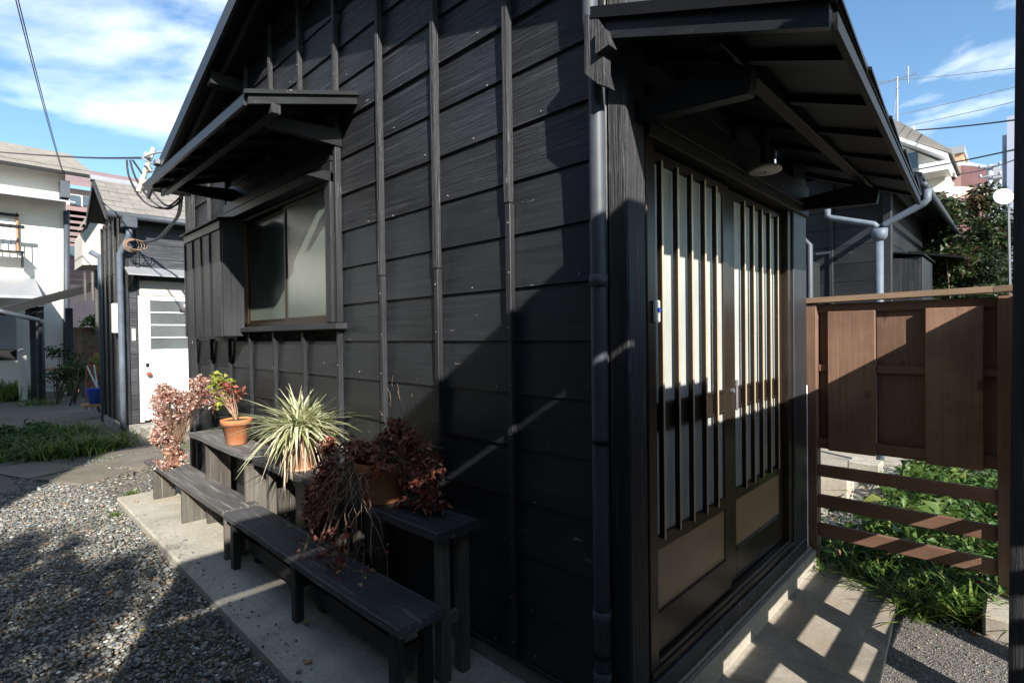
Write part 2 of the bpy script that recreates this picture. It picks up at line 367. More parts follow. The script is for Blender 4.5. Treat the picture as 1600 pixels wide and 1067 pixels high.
m_wglass = glassmat('frosted_window_glass', (.10, .125, .105), .22, .1, 220, .6, .3)
m_dglass = glassmat('dark_patterned_glass', (.10, .11, .11), .25, .7, 60, .7, 0, .006)
m_pane = glassmat('dark_window_pane', (.05, .07, .09), .08, .02, 3, 1.)
m_curt = plain('white_curtain', (.8, .8, .78), .8, 0, .3, .05, 3, .05)

# ------------------------------------------------------------ GROUND
G = -1.40; SLAB = -1.36
struct('ground', MB().add([(-400, -400, -1.45), (400, -400, -1.45), (400, 400, -1.45), (-400, 400, -1.45)], [(0, 1, 2, 3)]), m_earth)
# gently uneven earth of the yard
def sheet(x0, x1, y0, y1, nx, ny, z, amp, seed=0):
    mb = MB(); xs = np.linspace(x0, x1, nx); ys = np.linspace(y0, y1, ny); vs = []
    for y in ys:
        for x in xs:
            h = amp*(math.sin(x*2.1+seed)*math.cos(y*2.7+seed)+.5*math.sin(x*5.3+1.7*y+seed)+.3*math.sin(9*y-4*x))
            e = min(1, (x-x0)/.3, (x1-x)/.3, (y-y0)/.3, (y1-y)/.3); vs.append((x, y, z-.03*(1-max(0, e))+h*max(0, e)))
    fs = [(j*nx+i, j*nx+i+1, (j+1)*nx+i+1, (j+1)*nx+i) for j in range(ny-1) for i in range(nx-1)]
    return mb.add(vs, fs)
struct('yard_path', sheet(-26, -6.9, -6, 9, 120, 90, -1.405, .012), m_earth, True)
struct('gravel_bed', sheet(-7.4, .3, -3, .93, 60, 40, -1.425, .006, 2), m_earth, True)
struct('concrete_apron', MB().box(-5.62, -.60, .872, 1.52, -1.47, SLAB, .012), m_conc)
pad = MB().prism([(-.99, 3.62), (-.455, 3.285), (-.36, 1.9), (-.30, .885), (-.597, .885), (-.597, 1.525), (-.93, 1.525)], 2, -1.47, SLAB)
struct('concrete_pad', pad, m_conc2)
struct('asphalt', MB().add([(-.30, .6, -1.4), (3, .6, -1.4), (3, 3.35, -1.4), (-.47, 3.2, -1.4), (-.37, 1.9, -1.4)], [(0, 1, 2, 3, 4)]), m_asph)

def pebbles(n, x0, x1, y0, y1, z, s0, s1, keep=None):
    """one joined field of rounded stones"""
    ico_v = []; t = (1+5**.5)/2
    for a, b in ((-1, t), (1, t), (-1, -t), (1, -t)): ico_v += [(a, b, 0)]
    for a, b in ((-1, t), (1, t), (-1, -t), (1, -t)): ico_v += [(0, a, b)]
    for a, b in ((t, -1), (t, 1), (-t, -1), (-t, 1)): ico_v += [(a, 0, b)]
    V0 = np.array(ico_v); V0 /= np.linalg.norm(V0[0])
    F0 = np.array([(0,11,5),(0,5,1),(0,1,7),(0,7,10),(0,10,11),(1,5,9),(5,11,4),(11,10,2),(10,7,6),(7,1,8),(3,9,4),(3,4,2),(3,2,6),(3,6,8),(3,8,9),(4,9,5),(2,4,11),(6,2,10),(8,6,7),(9,8,1)])
    x = rng.uniform(x0, x1, n); y = rng.uniform(y0, y1, n)
    if keep is not None:
        k = keep(x, y); x = x[k]; y = y[k]; n = len(x)
    s = rng.uniform(s0, s1, n)*(1+.9*(rng.random(n) > .94))*(1-.35*(rng.random(n) > .6))
    A = np.stack([s*rng.uniform(.75, 1.4, n), s*rng.uniform(.55, 1., n), s*rng.uniform(.3, .6, n)], 1)
    V = V0[None]*A[:, None]*(1+.13*rng.standard_normal((n, 12, 1)))
    a = rng.uniform(0, 6.28, n); c, s_ = np.cos(a), np.sin(a); tl = rng.normal(0, .3, n)
    V = np.stack([V[..., 0], V[..., 1]*np.cos(tl)[:, None]-V[..., 2]*np.sin(tl)[:, None], V[..., 1]*np.sin(tl)[:, None]+V[..., 2]*np.cos(tl)[:, None]], -1)
    V = np.stack([V[..., 0]*c[:, None]-V[..., 1]*s_[:, None], V[..., 0]*s_[:, None]+V[..., 1]*c[:, None], V[..., 2]], -1)
    V += np.stack([x, y, z+rng.uniform(-.006, .008, n)], 1)[:, None]
    F = (F0[None]+12*np.arange(n)[:, None, None]).reshape(-1, 3)
    me = bpy.data.meshes.new('gravel'); me.vertices.add(n*12); me.vertices.foreach_set('co', V.reshape(-1))
    me.loops.add(len(F)*3); me.loops.foreach_set('vertex_index', F.reshape(-1)); me.polygons.add(len(F))
    me.polygons.foreach_set('loop_start', np.arange(len(F))*3); me.polygons.foreach_set('use_smooth', np.ones(len(F), bool))
    me.update(); me.validate()
    pal = np.array([(.10, .105, .115), (.14, .145, .15), (.19, .19, .19), (.075, .08, .09), (.17, .14, .11), (.22, .2, .17), (.12, .10, .085), (.5, .5, .5), (.24, .13, .08)])
    ci = rng.choice(len(pal), n, p=[.2, .21, .17, .13, .11, .06, .08, .02, .02]); C = pal[ci]*rng.uniform(.7, 1.3, (n, 1))*np.array([1.62, 1.64, 1.5])
    col = np.ones((n, 12, 4)); col[..., :3] = C[:, None]
    at = me.color_attributes.new('pc', 'FLOAT_COLOR', 'POINT'); at.data.foreach_set('color', col.reshape(-1))
    return me
link('gravel', pebbles(50000, -6.9, -1.4, -1.0, .87, -1.410, .006, .0125), m_peb, kind='stuff')
link('scattered_gravel', pebbles(5200, -7.9, -5.6, .3, 1.9, -1.403, .006, .012, lambda x, y: ((y > .87) | (x < -6.9)) & (rng.random(len(x)) < .75)), m_peb, kind='stuff')
link('stray_stones', pebbles(170, -5.5, -1.6, .88, 1.0, SLAB+.002, .004, .009), m_peb, kind='stuff')
link('fine_grit', pebbles(5200, -.44, .35, 2.2, 3.35, -1.401, .0022, .0048, lambda x, y: x > -.44+.05*(3.3-y)), m_peb, kind='stuff')

# stepping stones across the yard, left
for i, pl in enumerate([[(-7.95, .12), (-7.2, .40), (-7.42, .86), (-8.2, .52)], [(-7.12, .45), (-6.55, .75), (-6.8, 1.2), (-7.36, .9)], [(-7.5, .98), (-6.85, 1.3), (-7.1, 1.75), (-7.85, 1.5)], [(-8.7, -.3), (-8.1, .05), (-8.3, .45), (-8.95, .2)]]):
    MB().prism(pl, 2, -1.45, -1.387).build('stepping_stone', m_stone, label=['flat stepping stone at the frame edge in the gravel', 'flat stepping stone next to the gravel, nearest the benches', 'flat stepping stone before the white door of the small house', 'flat stepping stone behind the grass clump'][i], cat='stepping stone', group='stepping stones across the yard')

# ------------------------------------------------------------ foliage
def mesh_np(name, V, F, rv=None, smooth=False):
    me = bpy.data.meshes.new(name); me.vertices.add(len(V)); me.vertices.foreach_set('co', np.asarray(V, float).reshape(-1))
    k = F.shape[1]; me.loops.add(len(F)*k); me.loops.foreach_set('vertex_index', F.reshape(-1)); me.polygons.add(len(F))
    me.polygons.foreach_set('loop_start', np.arange(len(F))*k)
    if smooth: me.polygons.foreach_set('use_smooth', np.ones(len(F), bool))
    me.update(); me.validate()
    if rv is not None:
        a = me.attributes.new('rv', 'FLOAT', 'POINT'); a.data.foreach_set('value', np.asarray(rv, float))
    return me
def leaves(C, size, asp=.5, up=.4, curl=.25, rv=None):
    """C: leaf positions; each leaf a folded, pointed shape of 6 vertices"""
    n = len(C); s = size*rng.uniform(.45, 1.35, n)
    d = rng.standard_normal((n, 3)); d[:, 2] = d[:, 2]*.5-.1; d /= np.linalg.norm(d, axis=1)[:, None]
    nn = rng.standard_normal((n, 3)); nn[:, 2] = np.abs(nn[:, 2])+up; sd = np.cross(d, nn); sd /= np.linalg.norm(sd, axis=1)[:, None]+1e-9
    nn = np.cross(sd, d)
    S = s[:, None]; hw = S*asp*.5
    p0 = C; p3 = C+d*S-nn*S*curl
    m = C+d*S*.5; a = m+sd*hw+nn*S*.10; b = m-sd*hw+nn*S*.10
    p3 = p3+sd*S*rng.uniform(-.18, .18, (n, 1)); V = np.stack([p0, a, m-nn*S*.02, b, p3], 1).reshape(-1, 3)
    o = 5*np.arange(n)[:, None]
    F = np.concatenate([np.array([[0, 2, 1]])+o, np.array([[0, 3, 2]])+o, np.array([[1, 2, 4]])+o, np.array([[2, 3, 4]])+o])
    if rv is None: rv = rng.random(n)
    return V, F, np.repeat(rv, 5)
def blades(B, h, w, lean, droop, dirs=None, seg=5, rv=None):
    """curved grass blades from base points"""
    n = len(B); H = h*rng.uniform(.55, 1.15, n)
    a = rng.uniform(0, 6.28, n) if dirs is None else dirs
    d = np.stack([np.cos(a), np.sin(a), np.zeros(n)], 1); ln = lean*rng.uniform(.3, 1.3, n); sd = np.stack([-np.sin(a), np.cos(a), np.zeros(n)], 1)
    dr = droop*rng.uniform(.3, 1.4, n)
    V = []
    for k in range(seg+1):
        t = k/seg
        c = B+d*(H*ln*t*(1+.6*t))[:, None]+np.array([0, 0, 1.])*(H*(t-dr*t*t))[:, None]
        wd = (w*(1-t**2.2)*.5+.0004)
        V += [c-sd*wd, c+sd*wd]
    V = np.stack(V, 1).reshape(-1, 3); m = 2*(seg+1); o = m*np.arange(n)[:, None]
    F = np.concatenate([np.array([[2*k, 2*k+1, 2*k+3, 2*k+2]])+o for k in range(seg)])
    if rv is None: rv = rng.random(n)
    return V, F, np.repeat(rv, m)
def clumpy(n, c, r, k=14, cr=.38, shell=.35):
    """points in k clumps through an ellipsoid"""
    cc = rng.standard_normal((k, 3)); cc /= np.linalg.norm(cc, axis=1)[:, None]; cc *= (shell+(1-shell)*rng.random(k)**.5)[:, None]*.82
    i = rng.integers(0, k, n); p = rng.standard_normal((n, 3)); p /= np.linalg.norm(p, axis=1)[:, None]
    p = cc[i]+p*(rng.random(n)**.45)[:, None]*cr*rng.uniform(.6, 1.2, k)[i][:, None]
    sh = rng.normal(.5, .18, k)[i]+rng.normal(0, .2, n)
    return np.array(c)+p*np.array(r), np.clip(sh, 0, 1)
def tree(name, label, base, h, crown_c, crown_r, n, size, mat, trunk_r=.1, k=22, cr=.34, group=None):
    t = thing(name, label, 'tree', base, group)
    mb = MB(); b = np.array(base, float); c = np.array(crown_c, float)
    mb.tube([b, b+(c-b)*.35+[.05*h*.2, .02, 0], b+(c-b)*.7, c], [trunk_r, trunk_r*.8, trunk_r*.55, trunk_r*.25], 9)
    for j in range(9):
        s = b+(c-b)*random.uniform(.4, .85); e = c+np.array([random.uniform(-.75, .75)*crown_r[0], random.uniform(-.75, .75)*crown_r[1], random.uniform(-.3, .8)*crown_r[2]])
        mb.tube([s, (s+e)/2+[0, 0, .1*crown_r[2]], e], [trunk_r*.4, trunk_r*.22, trunk_r*.07], 6)
    mb.build('trunk', m_bark, t, True)
    C, rv = clumpy(n, crown_c, crown_r, k, cr)
    V, F, r = leaves(C, size, .5, rv=rv); link('crown', mesh_np('crown', V, F, r), mat, t)
    return t

# ------------------------------------------------------------ HOUSE 1 (the black house)
H = thing('wooden_house', 'black clapboard house with battened walls, hooded window and barred sliding door', 'house', (-3.3, 1.6, G))
RZ = lambda x: 2.29-.324*abs(x+3.3) if x < -3.3 else 2.29-.29*abs(x+3.3)      # underside of main roof
core = MB()
XL, XR = -5.66, -.975
core.prism([(XL+.02, -1.3), (-4.47, -1.3), (-4.47, RZ(-4.47)), (XL+.02, RZ(XL))], 1, 1.515, 2.86)
core.prism([(-4.47, -1.3), (-2.83, -1.3), (-2.83, .075), (-4.47, .075)], 1, 1.515, 2.86)
core.prism([(-4.47, 1.0), (-2.83, 1.0), (-2.83, RZ(-2.83)), (-3.3, RZ(-3.3)), (-4.47, RZ(-4.47))], 1, 1.515, 2.86)
core.prism([(-2.83, -1.3), (XR, -1.3), (XR, RZ(XR)), (-2.83, RZ(-2.83))], 1, 1.515, 2.86)
core.box(-5.64, -.98, 2.865, 3.55, -1.3, .92)
core.build('wall', m_dark, H)
WA = [o for o in H.children if o.name.startswith('wall')][0]
MB().box(-5.6, -.93, 1.497, 1.53, -1.37, -1.262).build('plinth', m_plinth, H)
# front wall: lapped boards, cut by the roof
def clip(poly, f):
    out = []
    for i in range(len(poly)):
        a, b = poly[i], poly[(i+1) % len(poly)]; fa, fb = f(a), f(b)
        if fa >= 0: out.append(a)
        if (fa >= 0) != (fb >= 0):
            t = fa/(fa-fb); out.append((a[0]+(b[0]-a[0])*t, a[1]+(b[1]-a[1])*t))
    return out
BATX = [-1.431-.4535*k for k in range(10)]
rows = []; z = -1.263
while z < 2.3: rows.append(z); z += .2065
def board_row(x0, x1, z0, z1, yf, mat, parent, y1=1.514):
    pl = [(x0, z0), (x1, z0), (x1, z1), (x0, z1)]
    pl = clip(pl, lambda p: 2.29-.324*abs(p[0]+3.3)-p[1] if p[0] < -3.3 else 2.29-.29*(p[0]+3.3)-p[1]) if z1 > 1.3 else pl
    if len(pl) < 3: return
    cx, cz = (x0+x1)/2, (z0+z1)/2
    # lower edge proud, upper edge tucked back
    yy = lambda z: yf+(z-z0)/.2065*.011
    tj = random.uniform(-.0012, .0012)/max(.5, (x1-x0)); yj = random.uniform(-.0022, .0012)
    pl = [(p[0], p[1]+(p[0]-cx)*tj) for p in pl]; yf += yj
    n = len(pl); vs = [(p[0]-cx, yy(p[1])-1.5, p[1]-cz) for p in pl]+[(p[0]-cx, y1-1.5, p[1]-cz) for p in pl]
    fs = [tuple(range(n)), tuple(range(2*n-1, n-1, -1))]+[(i, i+n, (i+1) % n+n, (i+1) % n) for i in range(n)]
    MB().add(vs, fs).build('clapboard', mat, parent, loc=(cx, 1.5, cz))
for i, z0 in enumerate(rows):
    z1 = z0+.2035; yf = 1.4885+random.uniform(-.002, .002)
    mat = m_bxr if z0 > .43 else m_bx
    spans = [(XL, XR+.005)]
    if z0 < 1.04 and z1 > .09:
        spans = [(XL, -4.47), (-2.80, XR+.005)]
    for (a, b) in spans:
        cuts = [a, b]
        if b-a > 2.5:
            c = BATX[random.choice([3, 4, 5, 6])]; cuts = [a, c-.0015, c+.0015, b]
            for q in (0, 2): board_row(cuts[q], cuts[q+1], z0, z1, yf, mat, WA)
        else: board_row(a, b, z0, z1, yf, mat, WA)
for k, x in enumerate(BATX+[-5.437-.19]):
    w_ = .0145
    top = min(RZ(x-w_), RZ(x+w_))-.005
    segs = [(-1.262, top)]
    if k in (3,): segs = [(-1.262, .035), (1.17, top)]
    if -4.6 < x < -2.8: segs = [(-1.262, .035), (1.22, top)]
    if x < -4.6: segs = [(-1.262, -.004 if x > -4.99 else -.004), (.9, top)]
    out = []
    for a, b in segs:
        j = random.uniform(.26, .52)
        if a < j < b and k < 3: out += [(a, j-.001, .0), (j+.001, b, .003)]
        else: out.append((a, b, 0))
    for a, b, dx in out:
        piece('batten', m_bzr if (a > .2) else m_bz, WA, x-w_-dx, x+w_-dx, 1.461-dx, 1.4885, a, b, .003)
nl = MB()
for x in BATX:
    for z in rows[:-1]:
        if z > RZ(x)-.05 or (-4.6 < x < -2.8 and .0 < z < 1.25): continue
        xx = x+random.uniform(-.006, .006); zz = z+.05+random.uniform(-.02, .02)
        if random.random() < .8: nl.tube([(xx, 1.4615, zz), (xx, 1.459, zz)], random.uniform(.0022, .0038), 6)
        if random.random() < .5: xx = x+random.uniform(.06, .4); nl.tube([(xx, 1.489, zz-.03), (xx, 1.4855, zz-.03)], random.uniform(.002, .004), 6)
nl.build('nail', m_nail, WA, kind='stuff')
# skirting rail at the foot of the wall
piece('foot_rail', m_bx, WA, XL, XR, 1.478, 1.512, -1.285, -1.264, .003)
# corner post, strip
piece('corner_post', m_bzr, H, -.972, -.898, 1.462, 1.575, -1.27, RZ(-.93)-.02, .006)
piece('corner_strip', m_bz, H, -.999, -.975, 1.462, 1.514, -1.27, RZ(-.98)-.02, .003)
piece('corner_strip', m_bz, H, XL-.03, XL+.03, 1.455, 1.53, -1.27, RZ(-5.69)-.02, .003)
# side wall B above the door and beyond it
for i, z0 in enumerate([.83+.2065*k for k in range(5)]):
    z1 = min(z0+.2035, 1.60)
    if z1 > z0: piece('clapboard', m_byr, WA, -.978, -.934+random.uniform(-.002, .002), 1.577, 2.86, z0, z1, .004)
for y in (1.60, 1.95, 2.02+.38, 2.86): piece('batten', m_bzr, WA, -.934, -.905, y-.02, y+.02, .83, 1.585, .003)
for i, z0 in enumerate(rows[:10]):
    piece('clapboard', m_byr, WA, -.979, -.965, 3.40, 3.55, z0, z0+.2035, .003)
# downpipe at the corner
dp = MB(); px_, py_ = -.985, 1.425
dp.tube([(px_-.03, py_+.01, 1.72), (px_-.03, py_+.01, 1.02), (px_, py_, .90), (px_, py_, .2), (px_, py_, -.6), (px_, py_, -1.33)], .027, 16)
d0 = dp.build('downpipe', m_pipe, H, True)
for z0 in (.17, -.92, -1.12): MB().tube([(px_, py_, z0-.02), (px_, py_, z0+.02)], .031, 16).build('pipe_collar', m_pipe, d0, True)
for z0 in (.95, -.35, -1.05):
    MB().tube([(px_, py_, z0-.006), (px_, py_, z0+.006)], .0335, 16).box(px_-.006, px_+.006, py_, 1.462, z0-.006, z0+.006).build('pipe_clip', m_bpaint, d0)
# main roof
def roof_slab(name, x0, z0, x1, z1, y0, y1, th, mat, parent):
    return MB().prism([(x0, z0), (x1, z1), (x1, z1+th), (x0, z0+th)], 1, y0, y1).build(name, mat, parent)
rs = roof_slab('roof', -6.05, RZ(-6.05)+.03, -3.3, 2.32, 1.25, 3.0, .02, m_bpaint, H)
roof_slab('roof_deck', -3.3, 2.32, -.56, RZ(-.56)+.03, 1.25, 2.80, .02, m_bpaint, rs)
for k in range(30):     # shingle courses on the roof
    a = -3.3-(k+1)*.0917; b = -3.3-k*.0917
    MB().prism([(a, RZ(a)+.052), (b, RZ(b)+.052), (b, RZ(b)+.058), (a, RZ(a)+.068)], 1, 1.235, 3.0).build('shingle_course', m_rooft, rs)
for k in range(30):
    a = -3.3+(k+1)*.0913; b = -3.3+k*.0913
    MB().prism([(a, RZ(a)+.052), (b, RZ(b)+.052), (b, RZ(b)+.058), (a, RZ(a)+.068)], 1, 1.235, 2.80).build('shingle_course', m_rooft, rs)
MB().prism([(-6.05, RZ(-6.05)-.05), (-3.3, 2.24), (-3.3, 2.355), (-6.05, RZ(-6.05)+.065)], 1, 1.228, 1.25).build('barge_board', m_bx, H)
MB().prism([(-3.3, 2.24), (-.56, RZ(-.56)-.05), (-.56, RZ(-.56)+.065), (-3.3, 2.355)], 1, 1.228, 1.25).build('barge_board', m_bx, H)
MB().prism([(-6.0, RZ(-6.0)-.03), (-3.3, 2.25), (-3.3, 2.33), (-6.0, RZ(-6.0)+.028)], 1, 1.33, 1.36).build('inner_barge_board', m_bx, H)
for x in (-5.6, -4.3, -3.3, -2.3, -1.1): piece('purlin', m_by, H, x-.04, x+.04, 1.27, 1.51, RZ(x)-.10, RZ(x)-.005, .004)

# window
WN = thing('x', 'x', 'x', (0, 0, 0)); bpy.data.objects.remove(WN)
win = MB()
win.box(-4.47, -2.83, 1.60, 1.62, .08, 1.0)
win = win.build('window', m_dark, H)
piece('sill', m_bz, win, -4.64, -2.735, 1.425, 1.53, .042, .078, .005)
piece('jamb', m_bz, win, -2.872, -2.80, 1.435, 1.56, .08, .93, .006)
piece('trim_batten', m_bz, win, -2.797, -2.765, 1.452, 1.489, .08, 1.16, .004)
piece('jamb', m_tanframe, win, -4.47, -4.43, 1.47, 1.6, .08, 1.0, .003)
piece('head_rail', m_bx, win, -4.62, -2.80, 1.44, 1.53, .93, .99, .004)
piece('track', m_alu, win, -4.43, -2.872, 1.515, 1.60, .08, .112, .002)
piece('track', m_alu, win, -4.43, -2.872, 1.515, 1.60, .905, .93, .002)
for (a, b, y) in ((-4.43, -3.63, 1.565), (-3.68, -2.872, 1.54)):
    f = MB().box(a, a+.022, y, y+.024, .112, .905, .002).box(b-.022, b, y, y+.024, .112, .905, .002).box(a+.022, b-.022, y, y+.024, .112, .135).box(a+.022, b-.022, y, y+.024, .885, .905).build('sash', m_alu, win)
    MB().box(a+.022, b-.022, y+.009, y+.014, .135, .885).build('pane', m_wglass, win)
# storm shutter box left of the window
sb = MB().box(-5.10, -4.24, 1.322, 1.455, .03, .80).build('shutter_box', m_dark, H)
MB().box(-4.238, -4.214, 1.315, 1.46, .014, .845, .003).build('side_panel', m_bz, sb)
xs = [-5.12, -4.905, -4.685, -4.47, -4.24]
for i in range(4): piece('board', m_bz, sb, xs[i]+.0015, xs[i+1]-.0015, 1.306, 1.32, .012, .80, .002)
for x in xs[:-1]: piece('cover_strip', m_bz, sb, x-.008, x+.008, 1.296, 1.306, .012, .80, .002)
piece('head_board', m_bx, sb, -5.13, -4.215, 1.296, 1.32, .803, .865, .003)
MB().prism([(1.275, .868), (1.46, .90), (1.46, .912), (1.275, .88)], 0, -5.16, -4.2).build('box_cap', m_bpaint, sb)
MB().prism([(1.33, .80), (1.46, .80), (1.46, .9), (1.33, .87)], 0, -5.1, -4.24).build('box_head', m_bz, sb)
# hood over the window
hd = MB()
hz = lambda y: 1.287-(1.5-y)*.30
hd = MB().prism([(.93, hz(.93)), (1.488, hz(1.488)), (1.488, hz(1.488)+.012), (.93, hz(.93)+.012)], 0, -4.60, -2.60).build('window_hood', m_bpaint, H)
for x in np.linspace(-4.56, -2.66, 7): MB().prism([(.96, hz(.96)-.028), (1.485, hz(1.485)-.028), (1.485, hz(1.485)-.001), (.96, hz(.96)-.001)], 0, x-.012, x+.012).build('rafter', m_bpaint, hd)
MB().prism([(.915, hz(.915)+.014), (1.487, hz(1.487)+.014), (1.487, hz(1.487)+.026), (.915, hz(.915)+.026)], 0, -4.63, -2.585).build('roof_sheet', m_rooft, hd)
MB().prism([(.925, hz(.925)-.03), (1.486, hz(1.486)-.03), (1.486, hz(1.486)+.012), (.925, hz(.925)+.012)], 0, -2.597, -2.575).build('verge_board', m_by, hd)
MB().prism([(.905, hz(.905)+.014), (1.486, hz(1.486)+.014), (1.486, hz(1.486)+.034), (.905, hz(.905)+.034)], 0, -2.583, -2.560).build('verge_cap', m_by, hd)
MB().box(-4.6, -2.60, .912, .928, hz(.92)-.03, hz(.92)+.012).build('eave_board', m_bx, hd)
piece('purlin', m_bpaint, hd, -4.62, -2.60, 1.03, 1.075, hz(1.05)-.075, hz(1.05)-.033, .003)
for x in (-2.775, -4.45):
    MB().prism([(1.488, 1.07), (1.488, 1.165), (1.09, 1.135), (1.06, 1.095), (1.10, 1.078)], 0, x-.02, x+.02).build('bracket_arm', m_by, hd)
MB().prism([(1.488, .875), (1.488, .93), (1.40, .93), (1.30, .885)], 0, -2.86, -2.80).build('bracket_arm', m_by, hd)
piece('purlin_end', m_bzr, hd, -2.60, -2.572, 1.03, 1.075, hz(1.05)-.078, hz(1.05)-.031, .003)
MB().box(-4.6, -2.82, 1.45, 1.486, 1.0, 1.06).build('ledger', m_bx, hd)
MB().prism([(1.487, 1.06), (1.487, 1.20), (1.475, 1.20), (1.462, 1.06)], 0, -4.58, -2.82).build('soffit_board', m_bx, hd)

# ------------------------------------------------------------ sliding door
DR = MB().box(-.99, -.975, 1.60, 3.38, -1.26, .86).build('doorway', m_dark, H)
piece('jamb', m_tanframe, DR, -.975, -.925, 1.577, 1.605, -1.26, .80, .003)
piece('jamb', m_alu, DR, -.975, -.912, 1.607, 1.665, -1.24, .80, .003)
piece('jamb', m_alu, DR, -.975, -.912, 3.11, 3.16, -1.24, .80, .003)
piece('post', m_bz, DR, -.99, -.90, 3.165, 3.395, -1.27, 1.15, .005)
piece('lintel', m_by, DR, -.97, -.885, 1.58, 3.40, .655, .83, .005)
piece('threshold', m_alu, DR, -.975, -.905, 1.607, 3.16, -1.19, -1.165, .002)
piece('threshold', m_bz, DR, -.985, -.892, 1.58, 3.36, -1.262, -1.193, .004)
piece('track', m_alu, DR, -.972, -.912, 1.665, 3.11, -1.165, -1.145, .002)
def leaf(y0, y1, x, bars, stile0, stile1, right):
    d = link('sliding_door', MB().box(x-.002, x+.0, y0+stile0, y1-stile1, -1.13, .62).mesh('sliding_door'), m_dark, H)
    pcs = lambda n, a, b, c, e, dx=0., m=m_alu: piece(n, m, d, x-.014-dx*0, x+.016+dx, a, b, c, e, .002)
    pcs('stile', y0, y0+stile0, -1.14, .64); pcs('stile', y1-stile1, y1, -1.14, .64)
    a, b = y0+stile0, y1-stile1
    pcs('rail', a, b, .60, .64); pcs('rail', a, b, -.345, -.255); pcs('rail', a, b, -.775, -.722); pcs('rail', a, b, -1.14, -.998)
    pcs('rail_bead', a, b, -.262, -.25, .006); pcs('rail_bead', a, b, -.35, -.338, .006); pcs('rail_bead', a, b, -1.004, -.992, .006)
    MB().box(x+.001, x+.006, a, b, -.255, .60).build('pane', m_frost, d)
    MB().box(x+.001, x+.006, a, b, -.722, -.345).build('pane', m_frost, d)
    MB().box(x+.001, x+.010, a, b, -.998, -.775).build('panel', m_beige, d)
    for y in bars: piece('bar', m_bar, d, x+.017, x+.036, y-.006, y+.006, -.73, .605, .002); piece('bar_highlight', m_barhl, d, x+.0365, x+.0395, y-.006, y+.004, -.73, .605, .001)  # thin gold strip stands in for the glint on each bar
    return d
d1 = leaf(1.667, 2.345, -.945, [1.707, 1.826, 1.941, 2.058, 2.168], .012, .06, False)
d2 = leaf(2.335, 3.108, -.962, [2.523, 2.636, 2.752, 2.866, 2.984], .115, .05, True)
MB().tube([(-.93, 2.365, -.262), (-.918, 2.365, -.262)], .011, 12).build('knob', m_steel, d2)
MB().box(-.946, -.936, 2.446, 2.462, -.36, -.22, .003).build('pull_handle', m_steel, d2)
# plinth of side wall
MB().box(-.975, -.885, 1.45, 3.42, -1.37, -1.265, .004).build('side_plinth', m_conc2, H)
MB().box(-.885, -.855, 1.45, 3.40, -1.37, -1.268, .006).build('step_upstand', m_conc2, H)
# lean-to canopy over the door
cz = lambda x: .945-(x+.91)*.36
def skew(y): return -.315-(y-1.4)*.042          # eave line runs slightly back towards the wall
CN = MB().hexa([(-.93, 1.40, cz(-.93)), (skew(1.4), 1.40, .732), (skew(3.62), 3.62, .715), (-.93, 3.62, .945)],
               [(-.93, 1.40, cz(-.93)+.012), (skew(1.4), 1.40, .744), (skew(3.62), 3.62, .727), (-.93, 3.62, .957)]).build('door_canopy', m_bpaint, H)
MB().hexa([(-.93, 1.37, cz(-.93)+.016), (skew(1.37)+.012, 1.37, .746), (skew(3.65)+.012, 3.65, .728), (-.93, 3.65, .96)],
          [(-.93, 1.37, cz(-.93)+.044), (skew(1.37)+.012, 1.37, .774), (skew(3.65)+.012, 3.65, .756), (-.93, 3.65, .988)]).build('roof_sheet', m_rooft, CN)
for i in range(5):      # overlapping roof sheets with turned down edges
    y0 = 1.36+i*.47; y1 = y0+.455
    MB().hexa([(skew(y0)-.05, y0, .777), (skew(y0)+.022, y0, .750), (skew(y1)+.014, y1, .745), (skew(y1)-.05, y1, .774)],
              [(skew(y0)-.05, y0, .786), (skew(y0)+.022, y0, .760), (skew(y1)+.014, y1, .753), (skew(y1)-.05, y1, .782)]).build('roof_lap', m_rooft, CN)
MB().prism([(-.93, cz(-.93)-.045), (-.315, .690), (-.315, .748), (-.93, cz(-.93)+.012)], 1, 1.375, 1.398).build('verge_board', m_bx, CN)
MB().prism([(-.96, cz(-.96)+.012), (-.30, .742), (-.30, .778), (-.96, cz(-.96)+.048)], 1, 1.358, 1.38).build('verge_cap', m_bpaint, CN)
MB().hexa([(skew(1.4)-.004, 1.4, .69), (skew(1.4)+.012, 1.4, .69), (skew(3.62)+.012, 3.62, .68), (skew(3.62)-.004, 3.62, .68)],
          [(skew(1.4)-.004, 1.4, .73), (skew(1.4)+.012, 1.4, .73), (skew(3.62)+.012, 3.62, .714), (skew(3.62)-.004, 3.62, .714)]).build('eave_board', m_by, CN)
for y in np.linspace(1.62, 3.5, 6):
    MB().hexa([(-.93, y-.018, cz(-.93)-.035), (skew(y), y-.018, .70), (skew(y), y+.018, .70), (-.93, y+.018, cz(-.93)-.035)],
              [(-.93, y-.018, cz(-.93)-.001), (skew(y), y-.018, .729), (skew(y), y+.018, .729), (-.93, y+.018, cz(-.93)-.001)]).build('rafter', m_bpaint, CN)  # darker black than the boards, deepens the shade under the canopy
piece('purlin', m_bpaint, CN, -.628, -.583, 1.425, 3.60, .775, .82, .003)
for y in (1.53, 3.30):
    MB().prism([(-.895, .68), (-.54, .655), (-.53, .72), (-.60, .77), (-.895, .745)], 1, y-.022, y+.022).build('bracket_arm', m_bpaint, CN)
piece('inner_beam', m_by, CN, -.90, -.872, 1.62, 3.40, .70, .765, .003)
# shaped bargeboard bracket at the house corner
MB().prism([(-.985, 1.0), (-.935, .97), (-.915, .93), (-.915, .80), (-.90, .745), (-.935, .765), (-.985, .815)], 1, 1.36, 1.40).build('corner_bracket', m_bzr, CN)
MB().prism([(-.932, .925), (-.90, .915), (-.885, .86), (-.932, .85)], 1, 1.345, 1.39).build('corner_bracket', m_bzr, CN)
